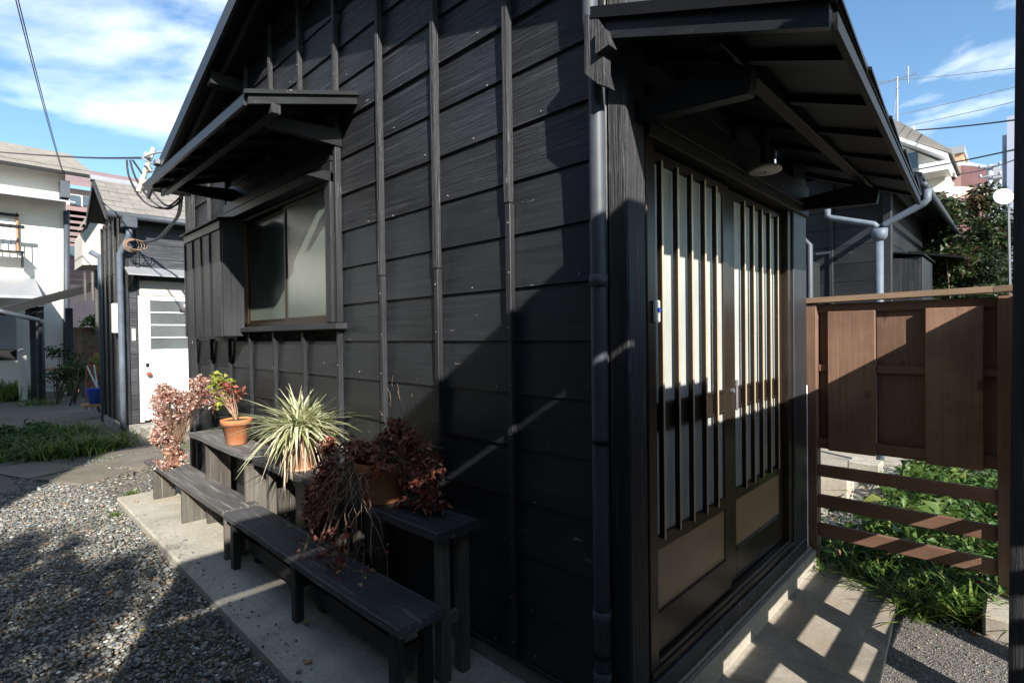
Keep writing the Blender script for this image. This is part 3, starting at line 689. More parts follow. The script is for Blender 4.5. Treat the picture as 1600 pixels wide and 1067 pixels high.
# low rear roof next to the main roof
MB().prism([(-1.3, 1.26), (-.62, 1.02), (-.62, 1.05), (-1.3, 1.29)], 1, 3.03, 4.3).build('rear_roof', m_rooft, H)

# doorbell and lamp
db = thing('doorbell', 'small cream plastic doorbell with a blue button beside the barred door', 'doorbell', (-.9, 1.655, .02))
MB().box(-.912, -.897, 1.638, 1.668, .035, .112, .004).build('case', m_plastic, db)
MB().tube([(-.897, 1.654, .078), (-.893, 1.654, .078)], .0085, 14).build('button', m_blue, db)
lp = thing('canopy_lamp', 'round grey enamel lamp under the canopy over the barred door', 'lamp', (-.80, 2.42, .695))
MB().lathe((-.80, 2.42, .69), [(.062, 0), (.066, .004), (.066, .013), (.055, .022)], 36).build('lamp_shade', m_lampg, lp, True)
MB().lathe((-.80, 2.42, .684), [(.006, 0), (.008, .003), (.008, .007)], 12).build('finial', m_steel, lp, True)
MB().tube([(-.80, 2.42, .712), (-.80, 2.42, .89)], .018, 16).build('stem', m_dark, lp)

# ------------------------------------------------------------ BENCHES
def plank_bench(label, x0, x1, y0, y1, zt, th, legs, pm, lm, stretch=None, cross=(), group='plank benches along the black wall'):
    t = thing('plank_bench', label, 'bench', ((x0+x1)/2, (y0+y1)/2, SLAB), group)
    # slightly bowed and uneven plank
    nx = 14; vs = []; fs = []
    for i in range(nx+1):
        x = x0+(x1-x0)*i/nx; w0 = random.uniform(-.0025, .0025); w1 = random.uniform(-.002, .002); dz = .004*math.sin(i*.5)+random.uniform(-.0008, .0008)
        for (yy, zz) in ((y0+w0+.003, zt-th), (y0+w0, zt-th+.004), (y0+w0, zt-.005), (y0+w0+.005, zt), (y1+w1-.005, zt), (y1+w1, zt-.005), (y1+w1, zt-th+.004), (y1+w1-.003, zt-th)):
            vs.append((x, yy, zz+dz))
    for i in range(nx):
        for k in range(8): fs.append((i*8+k, i*8+(k+1) % 8, (i+1)*8+(k+1) % 8, (i+1)*8+k))
    fs += [tuple(range(7, -1, -1)), tuple(nx*8+k for k in range(8))]
    MB().add(vs, fs).build('seat_plank', pm, t)
    for (lx, ly0, ly1, lw) in legs: piece('leg', lm, t, lx-lw/2, lx+lw/2, ly0, ly1, SLAB, zt-th-.002, .004)
    if stretch: piece('stretcher', lm, t, *stretch, .004)
    for c in cross: piece('cross_rail', lm, t, *c, .003)
    return t
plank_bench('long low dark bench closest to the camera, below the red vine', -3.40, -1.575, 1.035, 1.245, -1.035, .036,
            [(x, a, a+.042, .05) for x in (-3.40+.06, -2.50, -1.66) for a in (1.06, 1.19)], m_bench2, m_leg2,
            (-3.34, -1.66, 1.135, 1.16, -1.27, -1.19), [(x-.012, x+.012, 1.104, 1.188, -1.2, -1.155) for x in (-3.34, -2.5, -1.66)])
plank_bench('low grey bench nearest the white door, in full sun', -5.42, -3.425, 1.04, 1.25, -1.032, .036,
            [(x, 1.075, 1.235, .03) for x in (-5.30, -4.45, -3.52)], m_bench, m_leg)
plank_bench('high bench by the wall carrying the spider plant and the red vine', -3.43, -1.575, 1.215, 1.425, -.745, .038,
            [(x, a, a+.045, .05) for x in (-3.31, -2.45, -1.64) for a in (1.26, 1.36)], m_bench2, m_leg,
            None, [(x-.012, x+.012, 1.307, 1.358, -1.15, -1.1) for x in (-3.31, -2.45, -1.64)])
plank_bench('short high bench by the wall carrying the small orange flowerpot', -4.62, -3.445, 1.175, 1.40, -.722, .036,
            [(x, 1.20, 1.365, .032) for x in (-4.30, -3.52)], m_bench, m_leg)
MB().box(-3.2, -3.17, 1.27, 1.37, SLAB, -.9, .003).build('wooden_board', m_leg, label='short upright board standing under the high bench', cat='board')
for i, (a, b, z0, z1) in enumerate(((-4.35, -3.62, SLAB, -1.22), (-3.1, -2.55, SLAB, -1.2))):
    MB().box(a, b, 1.44, 1.456, z0, z1, .003).box(a, b, 1.43, 1.44, z0, z0+.06, .002).build('wooden_board', m_bench, label=['grey board on edge under the short high bench', 'grey board on edge under the high bench by the spider plant'][i], cat='board')

# ------------------------------------------------------------ POTS AND PLANTS
def pot(parent_loc, r0, r1, h, mat, rim=.02, n=40):
    return [(r0*.96, 0), (r0, .003), (r1*.93, h-rim), (r1, h-rim+.001), (r1*1.02, h-.003), (r1, h), (r1*.9, h), (r1*.88, h-.012), (.001, h-.02)]
def twigs(starts, ends, r, mat, parent, sag=.0, name='stem', kind=None, k=6, wob=.02):
    mb = MB()
    for s, e in zip(starts, ends):
        s = np.array(s, float); e = np.array(e, float); L_ = np.linalg.norm(e-s); pts = []
        o = np.array([random.uniform(-1, 1) for _ in range(3)])*wob
        for i in range(k+1):
            t = i/k; pts.append(s+(e-s)*t+np.array([0, 0, 1.])*sag*4*t*(1-t)+o*math.sin(t*5)+np.array([random.uniform(-1, 1) for _ in range(3)])*wob*.25)
        mb.tube(pts, [r*(1-.6*i/k) for i in range(k+1)], 4, False)
    return mb.build(name, mat, parent, True, kind=kind)
# 1 red leaved plant at the far end of the low bench
p1 = thing('potted_shrub', 'tall dry pink red shrub at the far end of the low bench', 'potted plant', (-4.95, 1.16, -1.032))
MB().lathe((-4.97, 1.155, -1.03), pot(None, .055, .075, .12, None), 28).build('pot', m_terra2, p1, True)
C = []; 
for (c, r, n) in (((-4.95, 1.13, -.52), (.36, .15, .20), 3000), ((-4.55, 1.24, -.45), (.30, .12, .17), 1500), ((-5.02, 1.12, -.80), (.2, .13, .22), 2000), ((-5.15, 1.12, -.62), (.2, .13, .2), 900), ((-4.9, 1.12, -.97), (.14, .12, .08), 600)):
    q, _ = clumpy(n, c, r, 16, .36); C.append(q)
C = np.concatenate(C); V, F, r = leaves(C, .023, .5, .2, .5); link('foliage', mesh_np('foliage', V, F, r), m_lpink, p1)
sel = C[rng.integers(0, len(C), 300)]
twigs([(-4.97+random.uniform(-.04, .04), 1.155+random.uniform(-.03, .03), -.93)]*300, sel, .002, m_twig, p1, .05, 'stems')
# 2 orange flowerpot
p2 = thing('flowerpot', 'small bright orange terracotta flowerpot with sparse yellow green twigs', 'potted plant', (-3.85, 1.27, -.722))
MB().lathe((-3.86, 1.27, -.722), pot(None, .062, .098, .17, None, .035), 44).build('pot', m_terra, p2, True)
MB().lathe((-3.86, 1.27, -.562), [(.084, 0), (.03, .006)], 20).build('soil', m_soil, p2)
C, rv = clumpy(230, (-4.08, 1.26, -.36), (.24, .11, .17), 12, .4); V, F, r = leaves(C, .042, .6, .3, .3, rv); link('foliage', mesh_np('foliage', V, F, r), m_lyel, p2)
C2, rv = clumpy(120, (-4.0, 1.26, -.41), (.17, .1, .12), 7, .4); V, F, r = leaves(C2, .035, .6, .3, .3, rv); link('dry_leaves', mesh_np('dry_leaves', V, F, r), m_lred, p2)
twigs([(-3.86, 1.27, -.56)]*26, C[rng.integers(0, len(C), 26)], .003, m_twig, p2, .02, 'stems')
# 3 spider plant
p3 = thing('spider_plant', 'pale striped spider plant spilling over a dusty terracotta pot', 'potted plant', (-2.95, 1.31, -.745))
s3 = (-2.95, 1.305, -.745)
MB().lathe(s3, pot(None, .068, .092, .20, None, .02), 40).build('pot', m_terra2, p3, True)
MB().lathe((s3[0], s3[1], s3[2]-.0), [(.085, 0), (.09, .006), (.088, .014), (.07, .012)], 36).build('saucer', m_terra2, p3, True)
B = np.array([s3[0], s3[1], s3[2]+.19])+np.column_stack([rng.normal(0, .035, 400), rng.normal(0, .03, 400), rng.uniform(-.01, .02, 400)])
V, F, r = blades(B, .255, .0155, .95, 1.0, seg=9); link('blades', mesh_np('blades', V, F, r, True), m_spider, p3)
B = np.array([s3[0], s3[1], s3[2]+.2])+np.column_stack([rng.normal(0, .03, 70), rng.normal(0, .03, 70), rng.uniform(-.01, .02, 70)])
V, F, r = blades(B, .27, .0125, .4, .2, seg=7); link('upright_blades', mesh_np('upright_blades', V, F, r, True), m_spider, p3)
B = np.array([s3[0], s3[1], s3[2]+.2])+np.column_stack([rng.normal(0, .04, 190), rng.normal(-.02, .035, 190), rng.uniform(-.02, .01, 190)])
V, F, r = blades(B, .20, .010, .6, 1.9, seg=7); link('dry_blades', mesh_np('dry_blades', V, F, r, True), m_sdry, p3)
twigs([(s3[0]+.05, s3[1], s3[2]+.2)]*4, [(-2.62, 1.22, -.86), (-2.66, 1.2, -.75), (-3.35, 1.17, -.7), (-2.55, 1.25, -.68)], .0018, m_sdry, p3, .18, 'runners', k=9)
# 4 trailing red vine
p4 = thing('red_vine', 'wine red trailing vine in a large terracotta pot over the bench edge', 'potted plant', (-2.10, 1.31, -.745))
s4 = (-2.10, 1.305, -.745)
MB().lathe(s4, pot(None, .085, .122, .185, None, .045), 48).build('pot', m_terra, p4, True)
MB().lathe((s4[0], s4[1], s4[2]+.168), [(.105, 0), (.03, .01)], 24).build('soil', m_soil, p4)
C = []
for (c, r, n) in (((-2.12, 1.28, -.53), (.24, .14, .075), 1300), ((-1.98, 1.33, -.47), (.17, .09, .12), 600), ((-2.36, 1.19, -.62), (.12, .08, .13), 560), ((-2.36, 1.13, -.80), (.13, .06, .17), 700),
                  ((-1.80, 1.33, -.60), (.14, .08, .14), 480), ((-1.86, 1.30, -.72), (.12, .06, .025), 60), ((-2.24, 1.12, -.96), (.16, .07, .10), 90), ((-1.72, 1.33, -.68), (.05, .04, .05), 40)):
    q, _ = clumpy(n, c, r, 10, .42); C.append(q)
C = np.concatenate(C); C = C+rng.normal(0, .006, C.shape); V, F, r = leaves(C, .028, .55, .3, .45); link('foliage', mesh_np('foliage', V, F, r), m_lwine, p4)
sel = C[rng.integers(0, len(C), 170)]
twigs([(s4[0]+random.uniform(-.07, .07), s4[1]+random.uniform(-.06, .05), s4[2]+.18) for _ in sel], sel, .0016, m_twigd, p4, .05, 'stems', k=8, wob=.02)
E_ = [(-2.2+random.uniform(-.25, .42), 1.08+random.uniform(-.07, .05), -1.0+random.uniform(-.03, .2)) for _ in range(26)]
twigs([(s4[0]+random.uniform(-.15, .1), 1.2, s4[2]+.14) for _ in E_], E_, .0016, m_twig, p4, .09, 'trailers', k=10, wob=.05)
C = np.array(E_)+rng.normal(0, .015, (26, 3)); C = np.repeat(C, 3, 0)+rng.normal(0, .012, (78, 3)); V, F, r = leaves(C, .026, .6); link('trailing_leaves', mesh_np('trailing_leaves', V, F, r), m_lwine, p4)
tw = thing('dry_twig_bundle', 'bundle of bare dry twigs standing in the red vine', 'twigs', (-2.0, 1.34, -.57))
twigs([(-1.95, 1.33, -.57)]*34, [(-1.93+random.gauss(0, .11), 1.33+random.gauss(0, .04), -.34+random.gauss(0, .06)) for _ in range(34)], .0014, m_twig, tw, .02, 'twig_mass', k=8, wob=.035)
# a few fallen leaves
for i, (x, y, z) in enumerate(((-2.45, 1.1, SLAB+.02), (-3.6, .3, -1.395), (-3.1, .1, -1.395), (-2.0, 1.15, -1.03), (-4.9, .0, -1.395), (-2.9, 1.2, -1.03), (-.7, 2.1, SLAB+.004), (-3.9, .6, -1.393), (-3.05, .55, -1.395), (-5.0, .4, -1.395))):
    V, F, r = leaves(np.array([(x, y, z)]), .045, .6, 1.5, .1); V[:, 2] = z+.004+(V[:, 2]-z)*.25
    link('fallen_leaf', mesh_np('fallen_leaf', V, F, np.ones(len(r))*.9), m_lyel, label='small yellow fallen leaf '+['under the dark low bench', 'on the gravel, at mid distance', 'on the gravel near the bottom edge', 'near the right end of the low dark bench top', 'on the gravel, farthest left', 'on the low dark bench below the spider plant', 'on the concrete pad by the door', 'on the gravel close to the apron kerb', 'on the gravel left of the bench legs', 'on the gravel beyond the others'][i], cat='leaf', group='fallen leaves')

# ------------------------------------------------------------ GATE
GY = 3.5
g = thing('wooden_gate', 'brown board gate with a cap rail and open lower slats', 'gate', (-.5, GY, G))
piece('post', m_br, g, -.978, -.869, GY-.03, GY+.06, -1.38, .16, .004)
piece('post', m_br, g, -.085, -.03, GY-.03, GY+.06, -1.30, .165, .004)
MB().hexa([(-1.0, GY-.045, .162), (-.10, GY-.045, .176), (-.10, GY+.09, .176), (-1.0, GY+.09, .162)], [(-1.0, GY-.045, .192), (-.10, GY-.045, .206), (-.10, GY+.09, .206), (-1.0, GY+.09, .192)]).build('cap_rail', m_cap, g)
MB().hexa([(-.098, GY-.045, .174), (-.02, GY-.045, .178), (-.02, GY+.09, .178), (-.098, GY+.09, .174)], [(-.098, GY-.045, .204), (-.02, GY-.045, .208), (-.02, GY+.09, .208), (-.098, GY+.09, .204)]).build('cap_rail', m_cap, g)
piece('board', m_br, g, -.815, -.583, GY-.012, GY+.008, -.70, .11, .003)
piece('board', m_br, g, -.585, -.362, GY+.032, GY+.05, -.70, .11, .003)
piece('board', m_br, g, -.364, -.136, GY-.012, GY+.008, -.705, .11, .003)
piece('board', m_br, g, -.868, -.81, GY+.032, GY+.05, -.70, .11, .003)
piece('board', m_br, g, -.14, -.086, GY+.032, GY+.05, -.70, .11, .003)
for z0, z1 in ((-.24, -.20), (-.69, -.635), (.105, .155)): piece('rail', m_brx, g, -.868, -.086, GY+.009, GY+.031, z0, z1, .003)
for (a, b) in ((-.86, -.79), (-1.045, -.967), (-1.215, -1.135)): piece('slat', m_brx, g, -.868, -.086, GY-.01, GY+.012, a, b, .003)
MB().box(-.13, -.03, 3.2, 3.52, -1.42, -1.30, .012).build('gate_footing', m_conc2, label='rough concrete footing under the right gate post', cat='footing')
# side fence running from the gate towards the camera
fz = thing('side_fence', 'brown slatted fence running from the gate to the frame edge', 'fence', (.07, 2.4, G))
piece('post', m_br, fz, .035, .085, 3.40, 3.46, -1.4, .2, .004)
for a, b in ((2.98, 3.10), (2.44, 2.585), (1.93, 2.14), (1.55, 1.62)): piece('post', m_br, fz, .03, .07, a, b, -1.4, .2, .004)
for z0, z1 in ((-1.10, -1.05), (-1.008, -.952), (-.868, -.80), (-.73, -.62)): piece('slat', m_brx, fz, .04, .06, 1.30, 3.4, z0, z1, .003)
for i in range(2): piece('board', m_br, fz, .062, .075, 1.15+i*.235, 1.15+i*.235+.233, G, .44, .003)
for i in range(9): piece('board', m_br, fz, .045+.012*(i % 2), .06+.012*(i % 2), 1.30+i*.234, 1.30+i*.234+.238, -.64, .19, .003)
piece('cap_rail', m_cap, fz, .0, .12, 1.28, 3.42, .192, .215, .004)
# tall column at the frame edge
cl = thing('timber_column', 'dark upright timber column filling the right frame edge', 'column', (.05, 1.1, G))
MB().hexa([(-.022, 1.06, G), (.10, 1.06, G), (.10, 1.14, G), (-.022, 1.14, G)], [(-.002, 1.06, .98), (.10, 1.06, .98), (.10, 1.14, .98), (-.002, 1.14, .98)]).build('column_board', m_bzr, cl)

# unseen tall board fence right of the camera, shaped to cast the diagonal shade
tf = thing('shade_fence', 'unseen tall black board fence right of the doorway path, shaped to cast shade', 'fence', (.62, -.1, G))
TY0, TY1 = -1.0, .88
for i in range(-1, 8):
    y0 = TY0+i*.235
    if i == 7:      # last bay: narrow board and slats, gaps shaped to light the column in bands
        piece('board', m_bz, tf, .60, .62, y0, y0+.108, G, .921, .003)
        zs = [G, -.109, -.069, -.036, .004, .036, .076, .921]
        for q in range(0, 8, 2): piece('slat', m_bz, tf, .60, .62, y0+.11, y0+.2335, zs[q], zs[q+1], .003)
        piece('board', m_bz, tf, .60, .62, y0, y0+.2335, .943, 1.33, .003); continue
    piece('board', m_bz, tf, .60, .62, y0, y0+.2335, G, .921, .003)
    piece('board', m_bz, tf, .60, .62, y0, y0+.2335, .943, 1.33, .003)  # slot left between the boards lets a light streak onto the wall
for y in (TY0-.23, -.1, TY1-.06): piece('post', m_bz, tf, .623, .69, y, y+.06, G, 1.33, .004)
piece('cap_rail', m_by, tf, .56, .72, TY0-.26, TY1+.02, 1.335, 1.365, .004)

# small white pipe and conduit between door and gate
MB().tube([(-.915, 3.43, -1.35), (-.915, 3.43, -.32)], .009, 8).build('white_conduit', m_white, label='thin white conduit between the barred door and gate post', cat='pipe')

# ------------------------------------------------------------ BEHIND THE GATE: second black house
H2 = thing('wooden_house', 'second black clapboard house standing behind the brown gate', 'house', (-2.6, 7.3, G))
Y2 = 7.05
c2 = MB().box(-6, -1.08, Y2+.03, Y2+5, -1.4, 1.62).build('wall', m_dark, H2)
for k in range(15):
    z0 = -1.3+.2065*k
    piece('clapboard', m_bx, c2, -4.6, -1.06, Y2+random.uniform(-.002, .002), Y2+.025, z0, z0+.2035, .004)
for x in (-1.6-.4535*k for k in range(6)): piece('batten', m_bz, c2, x-.02, x+.02, Y2-.03, Y2-.003, -1.3, 1.7, .003)
piece('corner_post', m_bz, c2, -1.10, -1.02, Y2-.04, Y2+.06, -1.35, 1.62, .005)
for k in range(13): piece('clapboard', m_by, c2, -1.075, -1.055, Y2+.06, Y2+4.8, -1.3+.2065*k, -1.3+.2065*k+.2035, .004)
MB().prism([(-1.9, 1.95), (-.70, 1.50), (-.70, 1.53), (-1.9, 1.98)], 1, Y2-.55, Y2+5.2).build('roof', m_rooft, H2)
MB().prism([(-1.9, 1.86), (-.70, 1.41), (-.70, 1.49), (-1.9, 1.94)], 1, Y2-.56, Y2-.53).build('barge_board', m_bx, H2)
MB().prism([(-6.2, .9), (-1.9, 1.95), (-1.9, 1.98), (-6.2, .93)], 1, Y2-.3, Y2+5.2).build('roof', m_rooft, H2)
# hood, shutter box on its side wall
MB().prism([(-1.05, .98), (-.50, .86), (-.50, .885), (-1.05, 1.01)], 1, Y2+1.4, Y2+4).build('door_canopy', m_bpaint, H2)
s2 = MB().box(-1.05, -.80, Y2+.25, Y2+1.15, .0, .80).build('shutter_box', m_dark, H2)
for i in range(4): piece('board', m_bz, s2, -.80, -.785, Y2+.25+i*.225, Y2+.25+i*.225+.223, -.02, .80, .002)
for i in range(3): piece('board', m_bz, s2, -1.05+i*.083, -1.05+i*.083+.082, Y2+.232, Y2+.247, -.02, .80, .002)
MB().prism([(-1.05, .86), (-.76, .81), (-.76, .825), (-1.05, .875)], 1, Y2+.2, Y2+1.2).build('box_cap', m_bpaint, s2)
gt = MB()
gx = -1.17
gt.tube([P(1293, 322, Y=6.5), P(1293, 338, Y=6.5), P(1300, 341, Y=6.5), P(1366, 351, Y=6.5), P(1371, 356, Y=6.5)], .032, 12)
gt.tube([P(1379, 354, Y=6.5), P(1384, 350, Y=6.5), P(1443, 318, Y=6.4), P(1449, 312, Y=6.4), P(1450, 296, Y=6.4)], .032, 12)
a = P(1374, 358, Y=6.5)
gt.tube([a, (a[0], a[1], -1.4)], .036, 14)
gto = gt.build('gutter_pipe', m_pipe2, H2, True)
MB().lathe((a[0], a[1], a[2]-.12), [(.045, 0), (.07, .04), (.075, .12), (.06, .122)], 20).build('rain_hopper', m_pipe2, gto, True)
for z in (.35, -.1): MB().tube([(a[0], a[1], z-.02), (a[0], a[1], z+.02)], .041, 14).build('pipe_collar', m_pipe2, gto, True)
MB().tube([(-.68, 6.45, 1.40), (-.68, 12, 1.42)], .03, 10).build('eave_gutter', m_pipe, H2, True)
# narrow grey cabinet and bent pipe behind the door post
sh = thing('utility_cabinet', 'narrow grey boarded cabinet between door post and gate', 'cabinet', (-1.45, 5.2, G))
for i in range(4): piece('board', m_bz, sh, -1.95+i*.16, -1.95+i*.16+.158, 5.0, 5.02, G, .62, .003)
MB().box(-1.93, -1.32, 5.022, 5.4, G, .61).build('cabinet_body', m_dark, sh)
MB().prism([(4.95, .63), (5.45, .70), (5.45, .72), (4.95, .65)], 0, -2.0, -1.24).build('cabinet_lid', m_bpaint, sh)
MB().tube([(-1.9, 4.93, .86), (-1.33, 4.93, .78), (-1.28, 4.93, .72), (-1.28, 4.93, -1.3)], .024, 10).build('bent_pipe', m_pipe, label='bent grey pipe in front of the narrow grey cabinet', cat='pipe', smooth=True)
# eave of a low roof seen under the canopy
MB().prism([(-2.6, 1.35), (-1.25, 1.02), (-1.25, 1.05), (-2.6, 1.38)], 1, 4.6, 4.75).build('small_roof_edge', m_bpaint, H2)

# ground cover under and behind the gate
Bc = np.column_stack([rng.uniform(-.92, .3, 2600), rng.uniform(3.42, 6.3, 2600), np.full(2600, -1.42)])
Bc = Bc[(Bc[:, 0] > -.75) | (Bc[:, 1] < 4.0)]
C = Bc+np.column_stack([np.zeros(len(Bc)), np.zeros(len(Bc)), rng.uniform(.05, .30, len(Bc))*np.clip((Bc[:, 1]-3.1)/1.1, .25, 1)])
C = np.repeat(C, 3, 0)+rng.normal(0, .035, (len(C)*3, 3)); V, F, r = leaves(C, .065, .42, .8, .3); link('ground_cover_leaves', mesh_np('ground_cover_leaves', V, F, r), m_lgreen, kind='stuff')
B = np.column_stack([rng.uniform(-.95, .25, 3800), rng.uniform(3.3, 6.3, 3800), np.full(3800, -1.42)]); B = B[(B[:, 0] > -.75) | (B[:, 1] < 4.0)]
V, F, r = blades(B, .26, .010, .7, .55); link('ground_cover_grass', mesh_np('ground_cover_grass', V, F, r, True), m_grass, kind='stuff')
C = np.column_stack([rng.uniform(-.7, .2, 700), rng.uniform(3.6, 6.2, 700), rng.uniform(-1.35, -1.08, 700)]); C = C[(np.sin(C[:, 0]*9)+np.sin(C[:, 1]*5)) > .3]
V, F, r = leaves(C, .12, .6, 1.2, .35); link('broad_leaf_plants', mesh_np('broad_leaf_plants', V, F, r), m_lyel2, kind='stuff')
C = np.column_stack([rng.uniform(-.95, .2, 420), rng.uniform(3.15, 5.5, 420), np.full(420, -1.392)]); C[:, 2] += rng.uniform(0, .16, 420)*(C[:, 1] > 3.45)
V, F, r = leaves(C, .04, .5, 1.2, .4); link('leaf_litter', mesh_np('leaf_litter', V, F, r), m_lred, kind='stuff')
C = np.column_stack([rng.uniform(-7.5, -1.2, 260), rng.uniform(-.6, 1.45, 260), np.full(260, -1.395)]); C[C[:, 1] > .87, 2] = SLAB+.003
k_ = C[:, 0] > -5.6; C = C[k_ | (C[:, 1] < .87)]
V, F, r = leaves(C, .017, .5, 2.5, .2); V[:, 2] = np.clip(V[:, 2], -1.5, None); link('fine_litter', mesh_np('fine_litter', V, F, r), m_lred, kind='stuff')
def tuft(name, label, c, n, h, sp, mat=None, w=.009, lean=.8, droop=.6, group=None, cat='grass tuft'):
    B = np.array(c)+np.column_stack([rng.normal(0, sp, n), rng.normal(0, sp, n), np.zeros(n)]); V, F, r = blades(B, h, w, lean, droop)
    return link(name, mesh_np(name, V, F, r, True), mat or m_grass, label=label, cat=cat, group=group)
tuft('grass_tuft', 'bright grass tuft at the left gate post foot', (-.86, 3.42, -1.40), 60, .17, .05)
tuft('grass_tuft', 'bright grass tuft under the middle of the gate', (-.58, 3.38, -1.40), 90, .18, .07)
tuft('grass_tuft', 'bright grass tuft at the corner of the concrete pad', (-.38, 3.22, -1.41), 110, .22, .05, w=.011)
tuft('grass_tuft', 'broad bladed tuft before the right gate post', (-.22, 3.32, -1.41), 60, .24, .05, w=.016, lean=.5)
# stepping blocks behind gate
for i, (x, y) in enumerate(((-1.28, 5.2), (-1.12, 5.0), (-1.0, 5.55))):
    MB().box(x-.12, x+.12, y-.11, y+.11, -1.42, -1.22+.03*i, .012).build('concrete_block', m_conc, label=['pale concrete block behind the gate, farthest left', 'pale concrete block behind the gate nearest the post', 'pale concrete block behind the gate at the back'][i], cat='concrete block', group='concrete blocks behind the gate')
struct('rear_path', MB().box(-2.6, -.78, 3.7, 7, -1.44, -1.385, .01), m_conc2)

# big tree and bushes on the right
tree('garden_tree', 'dark bushy tree with reddish leaves before the tall buildings', (-.55, 10.6, G), 3.4, (-.62, 10.6, 1.0), (.80, 1.2, 1.25), 14000, .085, m_ldark, .09, 34, .3)
tree('garden_tree', 'low dark evergreen behind the far roof, beside the tree', (-.75, 9.4, G), 2.4, (-.62, 9.3, .35), (.65, 1.0, .75), 7000, .08, m_ldark, .07, 20, .36)
tree('garden_tree', 'sparse spreading tree at the frame edge beside the tall building', (.05, 12.2, G), 3, (-.05, 12.0, .75), (.45, .9, 1.0), 3600, .075, m_ldark, .05, 22, .26)
# dark hedge at the very right
# ------------------------------------------------------------ RIGHT BACKGROUND
def bquad(px0, py0, px1, py1, Y, depth, mat, parent, name):
    a = P(px0, py0, Y=Y); b = P(px1, py1, Y=Y)
    return MB().box(a[0], b[0], Y, Y+depth, b[2], a[2]).build(name, mat, parent)
wh = thing('gabled_house', 'white gabled house with an aerial, above the far black roof', 'house', (-2.0, 22, G))
Yw = 22
q = [P(*p, Y=Yw) for p in ((1350, 190), (1400, 222), (1480, 250), (1480, 292), (1350, 292))]
MB().prism([(v[0], v[2]) for v in [P(1330, 205, Y=Yw), P(1395, 222, Y=Yw), P(1476, 256, Y=Yw), P(1476, 300, Y=Yw), P(1330, 300, Y=Yw)]], 1, Yw, Yw+5).build('wall', m_cream, wh)
a, b = P(1385, 213, Y=Yw), P(1484, 247, Y=Yw)
MB().prism([(a[0], a[2]), (b[0], b[2]), (b[0], b[2]-.12), (a[0], a[2]-.12)], 1, Yw-.6, Yw+5).build('eave_board', m_white, wh)
MB().prism([(a[0], a[2]+.01), (b[0]+.1, b[2]+.0), (b[0]+.1, b[2]+.10), (a[0]+.3, a[2]+.35), (a[0], a[2]+.35)], 1, Yw-.5, Yw+5).build('roof', m_slate, wh)
d_, e_, f_ = P(1397, 217, Y=Yw+.6), P(1432, 207, Y=Yw+.6), P(1436, 229, Y=Yw+.6)
MB().prism([(d_[0], d_[2]), (e_[0], e_[2]), (f_[0], f_[2])], 1, Yw+.1, Yw+3).build('dormer', m_slate, wh)
MB().prism([(P(1426, 224, Y=Yw)[0], P(1426, 224, Y=Yw)[2]), (e_[0], e_[2]+.06), (f_[0]+.05, f_[2])], 1, Yw-.1, Yw+.1).build('dormer_gable', m_white, wh)
bquad(1408, 242, 1434, 262, Yw-.05, .1, m_pane, wh, 'window')
bquad(1436, 258, 1482, 264, Yw-1, 1.2, m_white, wh, 'balcony_roof')
an = thing('tv_aerial', 'thin television aerial on the white gabled house roof', 'aerial', tuple(P(1402, 210, Y=Yw)))
k_ = P(1402, 210, Y=Yw); t_ = P(1402, 121, Y=Yw)
MB().tube([k_, t_], .022, 6).build('mast', m_steel, an)
mb = MB(); a, b = P(1367, 134, Y=Yw), P(1434, 115, Y=Yw); mb.tube([a, b], .011, 5)
for i in range(12):
    c = a+(b-a)*(i/11.); L_ = .14+.1*(i/11.); mb.tube([c-[0, L_, .0], c+[0, L_, .0]], .006, 4); mb.tube([c-[0, 0, .03], c+[0, 0, .03]], .007, 4)
c = P(1419, 118, Y=Yw); mb.tube([c-[0, 0, .25], c+[0, 0, .3]], .014, 4)
for s in (-1, 1): mb.tube([k_+[0, 0, .5], P(1402+7*s, 213, Y=Yw)], .014, 4)
mb.tube([t_-[0, 0, .3], P(1393, 207, Y=Yw)], .010, 4)
mb.build('antenna_elements', m_steel, an)
ot = thing('tiled_tower', 'square orange tiled tower behind the white gabled house', 'building', (-1, 30, G))
bquad(1475, 238, 1505, 330, 30, 3, m_orange, ot, 'tower'); bquad(1474, 233, 1507, 238, 29.9, 3.2, m_ridge, ot, 'coping')
cb = thing('round_balcony_block', 'low brown building with a rounded metal balcony', 'building', (-1, 26, G))
def arc(px0, px1, py, Y, h, mat, nm, bul=1.4, steps=9):
    a = P(px0, py, Y=Y); b = P(px1, py, Y=Y); pts = []
    for i in range(steps):
        t = i/(steps-1); pts.append((a[0]+(b[0]-a[0])*t, Y-bul*math.sin(math.pi*t)))
    MB().prism(pts+[(b[0], Y+2), (a[0], Y+2)], 2, a[2]-h, a[2]).build(nm, mat, cb)
arc(1448, 1543, 280, 26, .75, m_brownm, 'balcony'); arc(1446, 1545, 276, 26, .12, m_ridge, 'balcony_rail')
arc(1450, 1541, 304, 26, .55, m_pinkw, 'storey'); arc(1450, 1541, 322, 26, 3, m_brownm, 'balcony')
gb = thing('grey_apartment_block', 'grey ribbed apartment block beside the tall lavender tower', 'building', (-.5, 38, G))
a = P(1508, 262, Y=38); b = P(1562, 262, Y=38)
MB().box(a[0], b[0], 38, 42, -1.4, a[2]-.1).build('wall', m_greyb, gb)
for i in range(6):
    z = a[2]-.5-i*1.3; MB().box(a[0]-.05, b[0]+.1, 37.4, 38.02, z-.45, z).build('balcony', m_cream2 if i % 2 else m_greyb, gb)
tb = thing('tall_apartment_block', 'tall pale lavender apartment block at the right frame edge', 'building', (0, 45, G))
a = P(1566, 212, Y=45); b = P(1573, 190, Y=45.); c = P(1640, 190, Y=45.)
MB().box(a[0], b[0], 45, 50, -1.4, a[2]).build('stair_tower', m_lav, tb)
MB().box(b[0]+.02, c[0], 44, 50, -1.4, b[2]).build('wall', m_lav, tb)
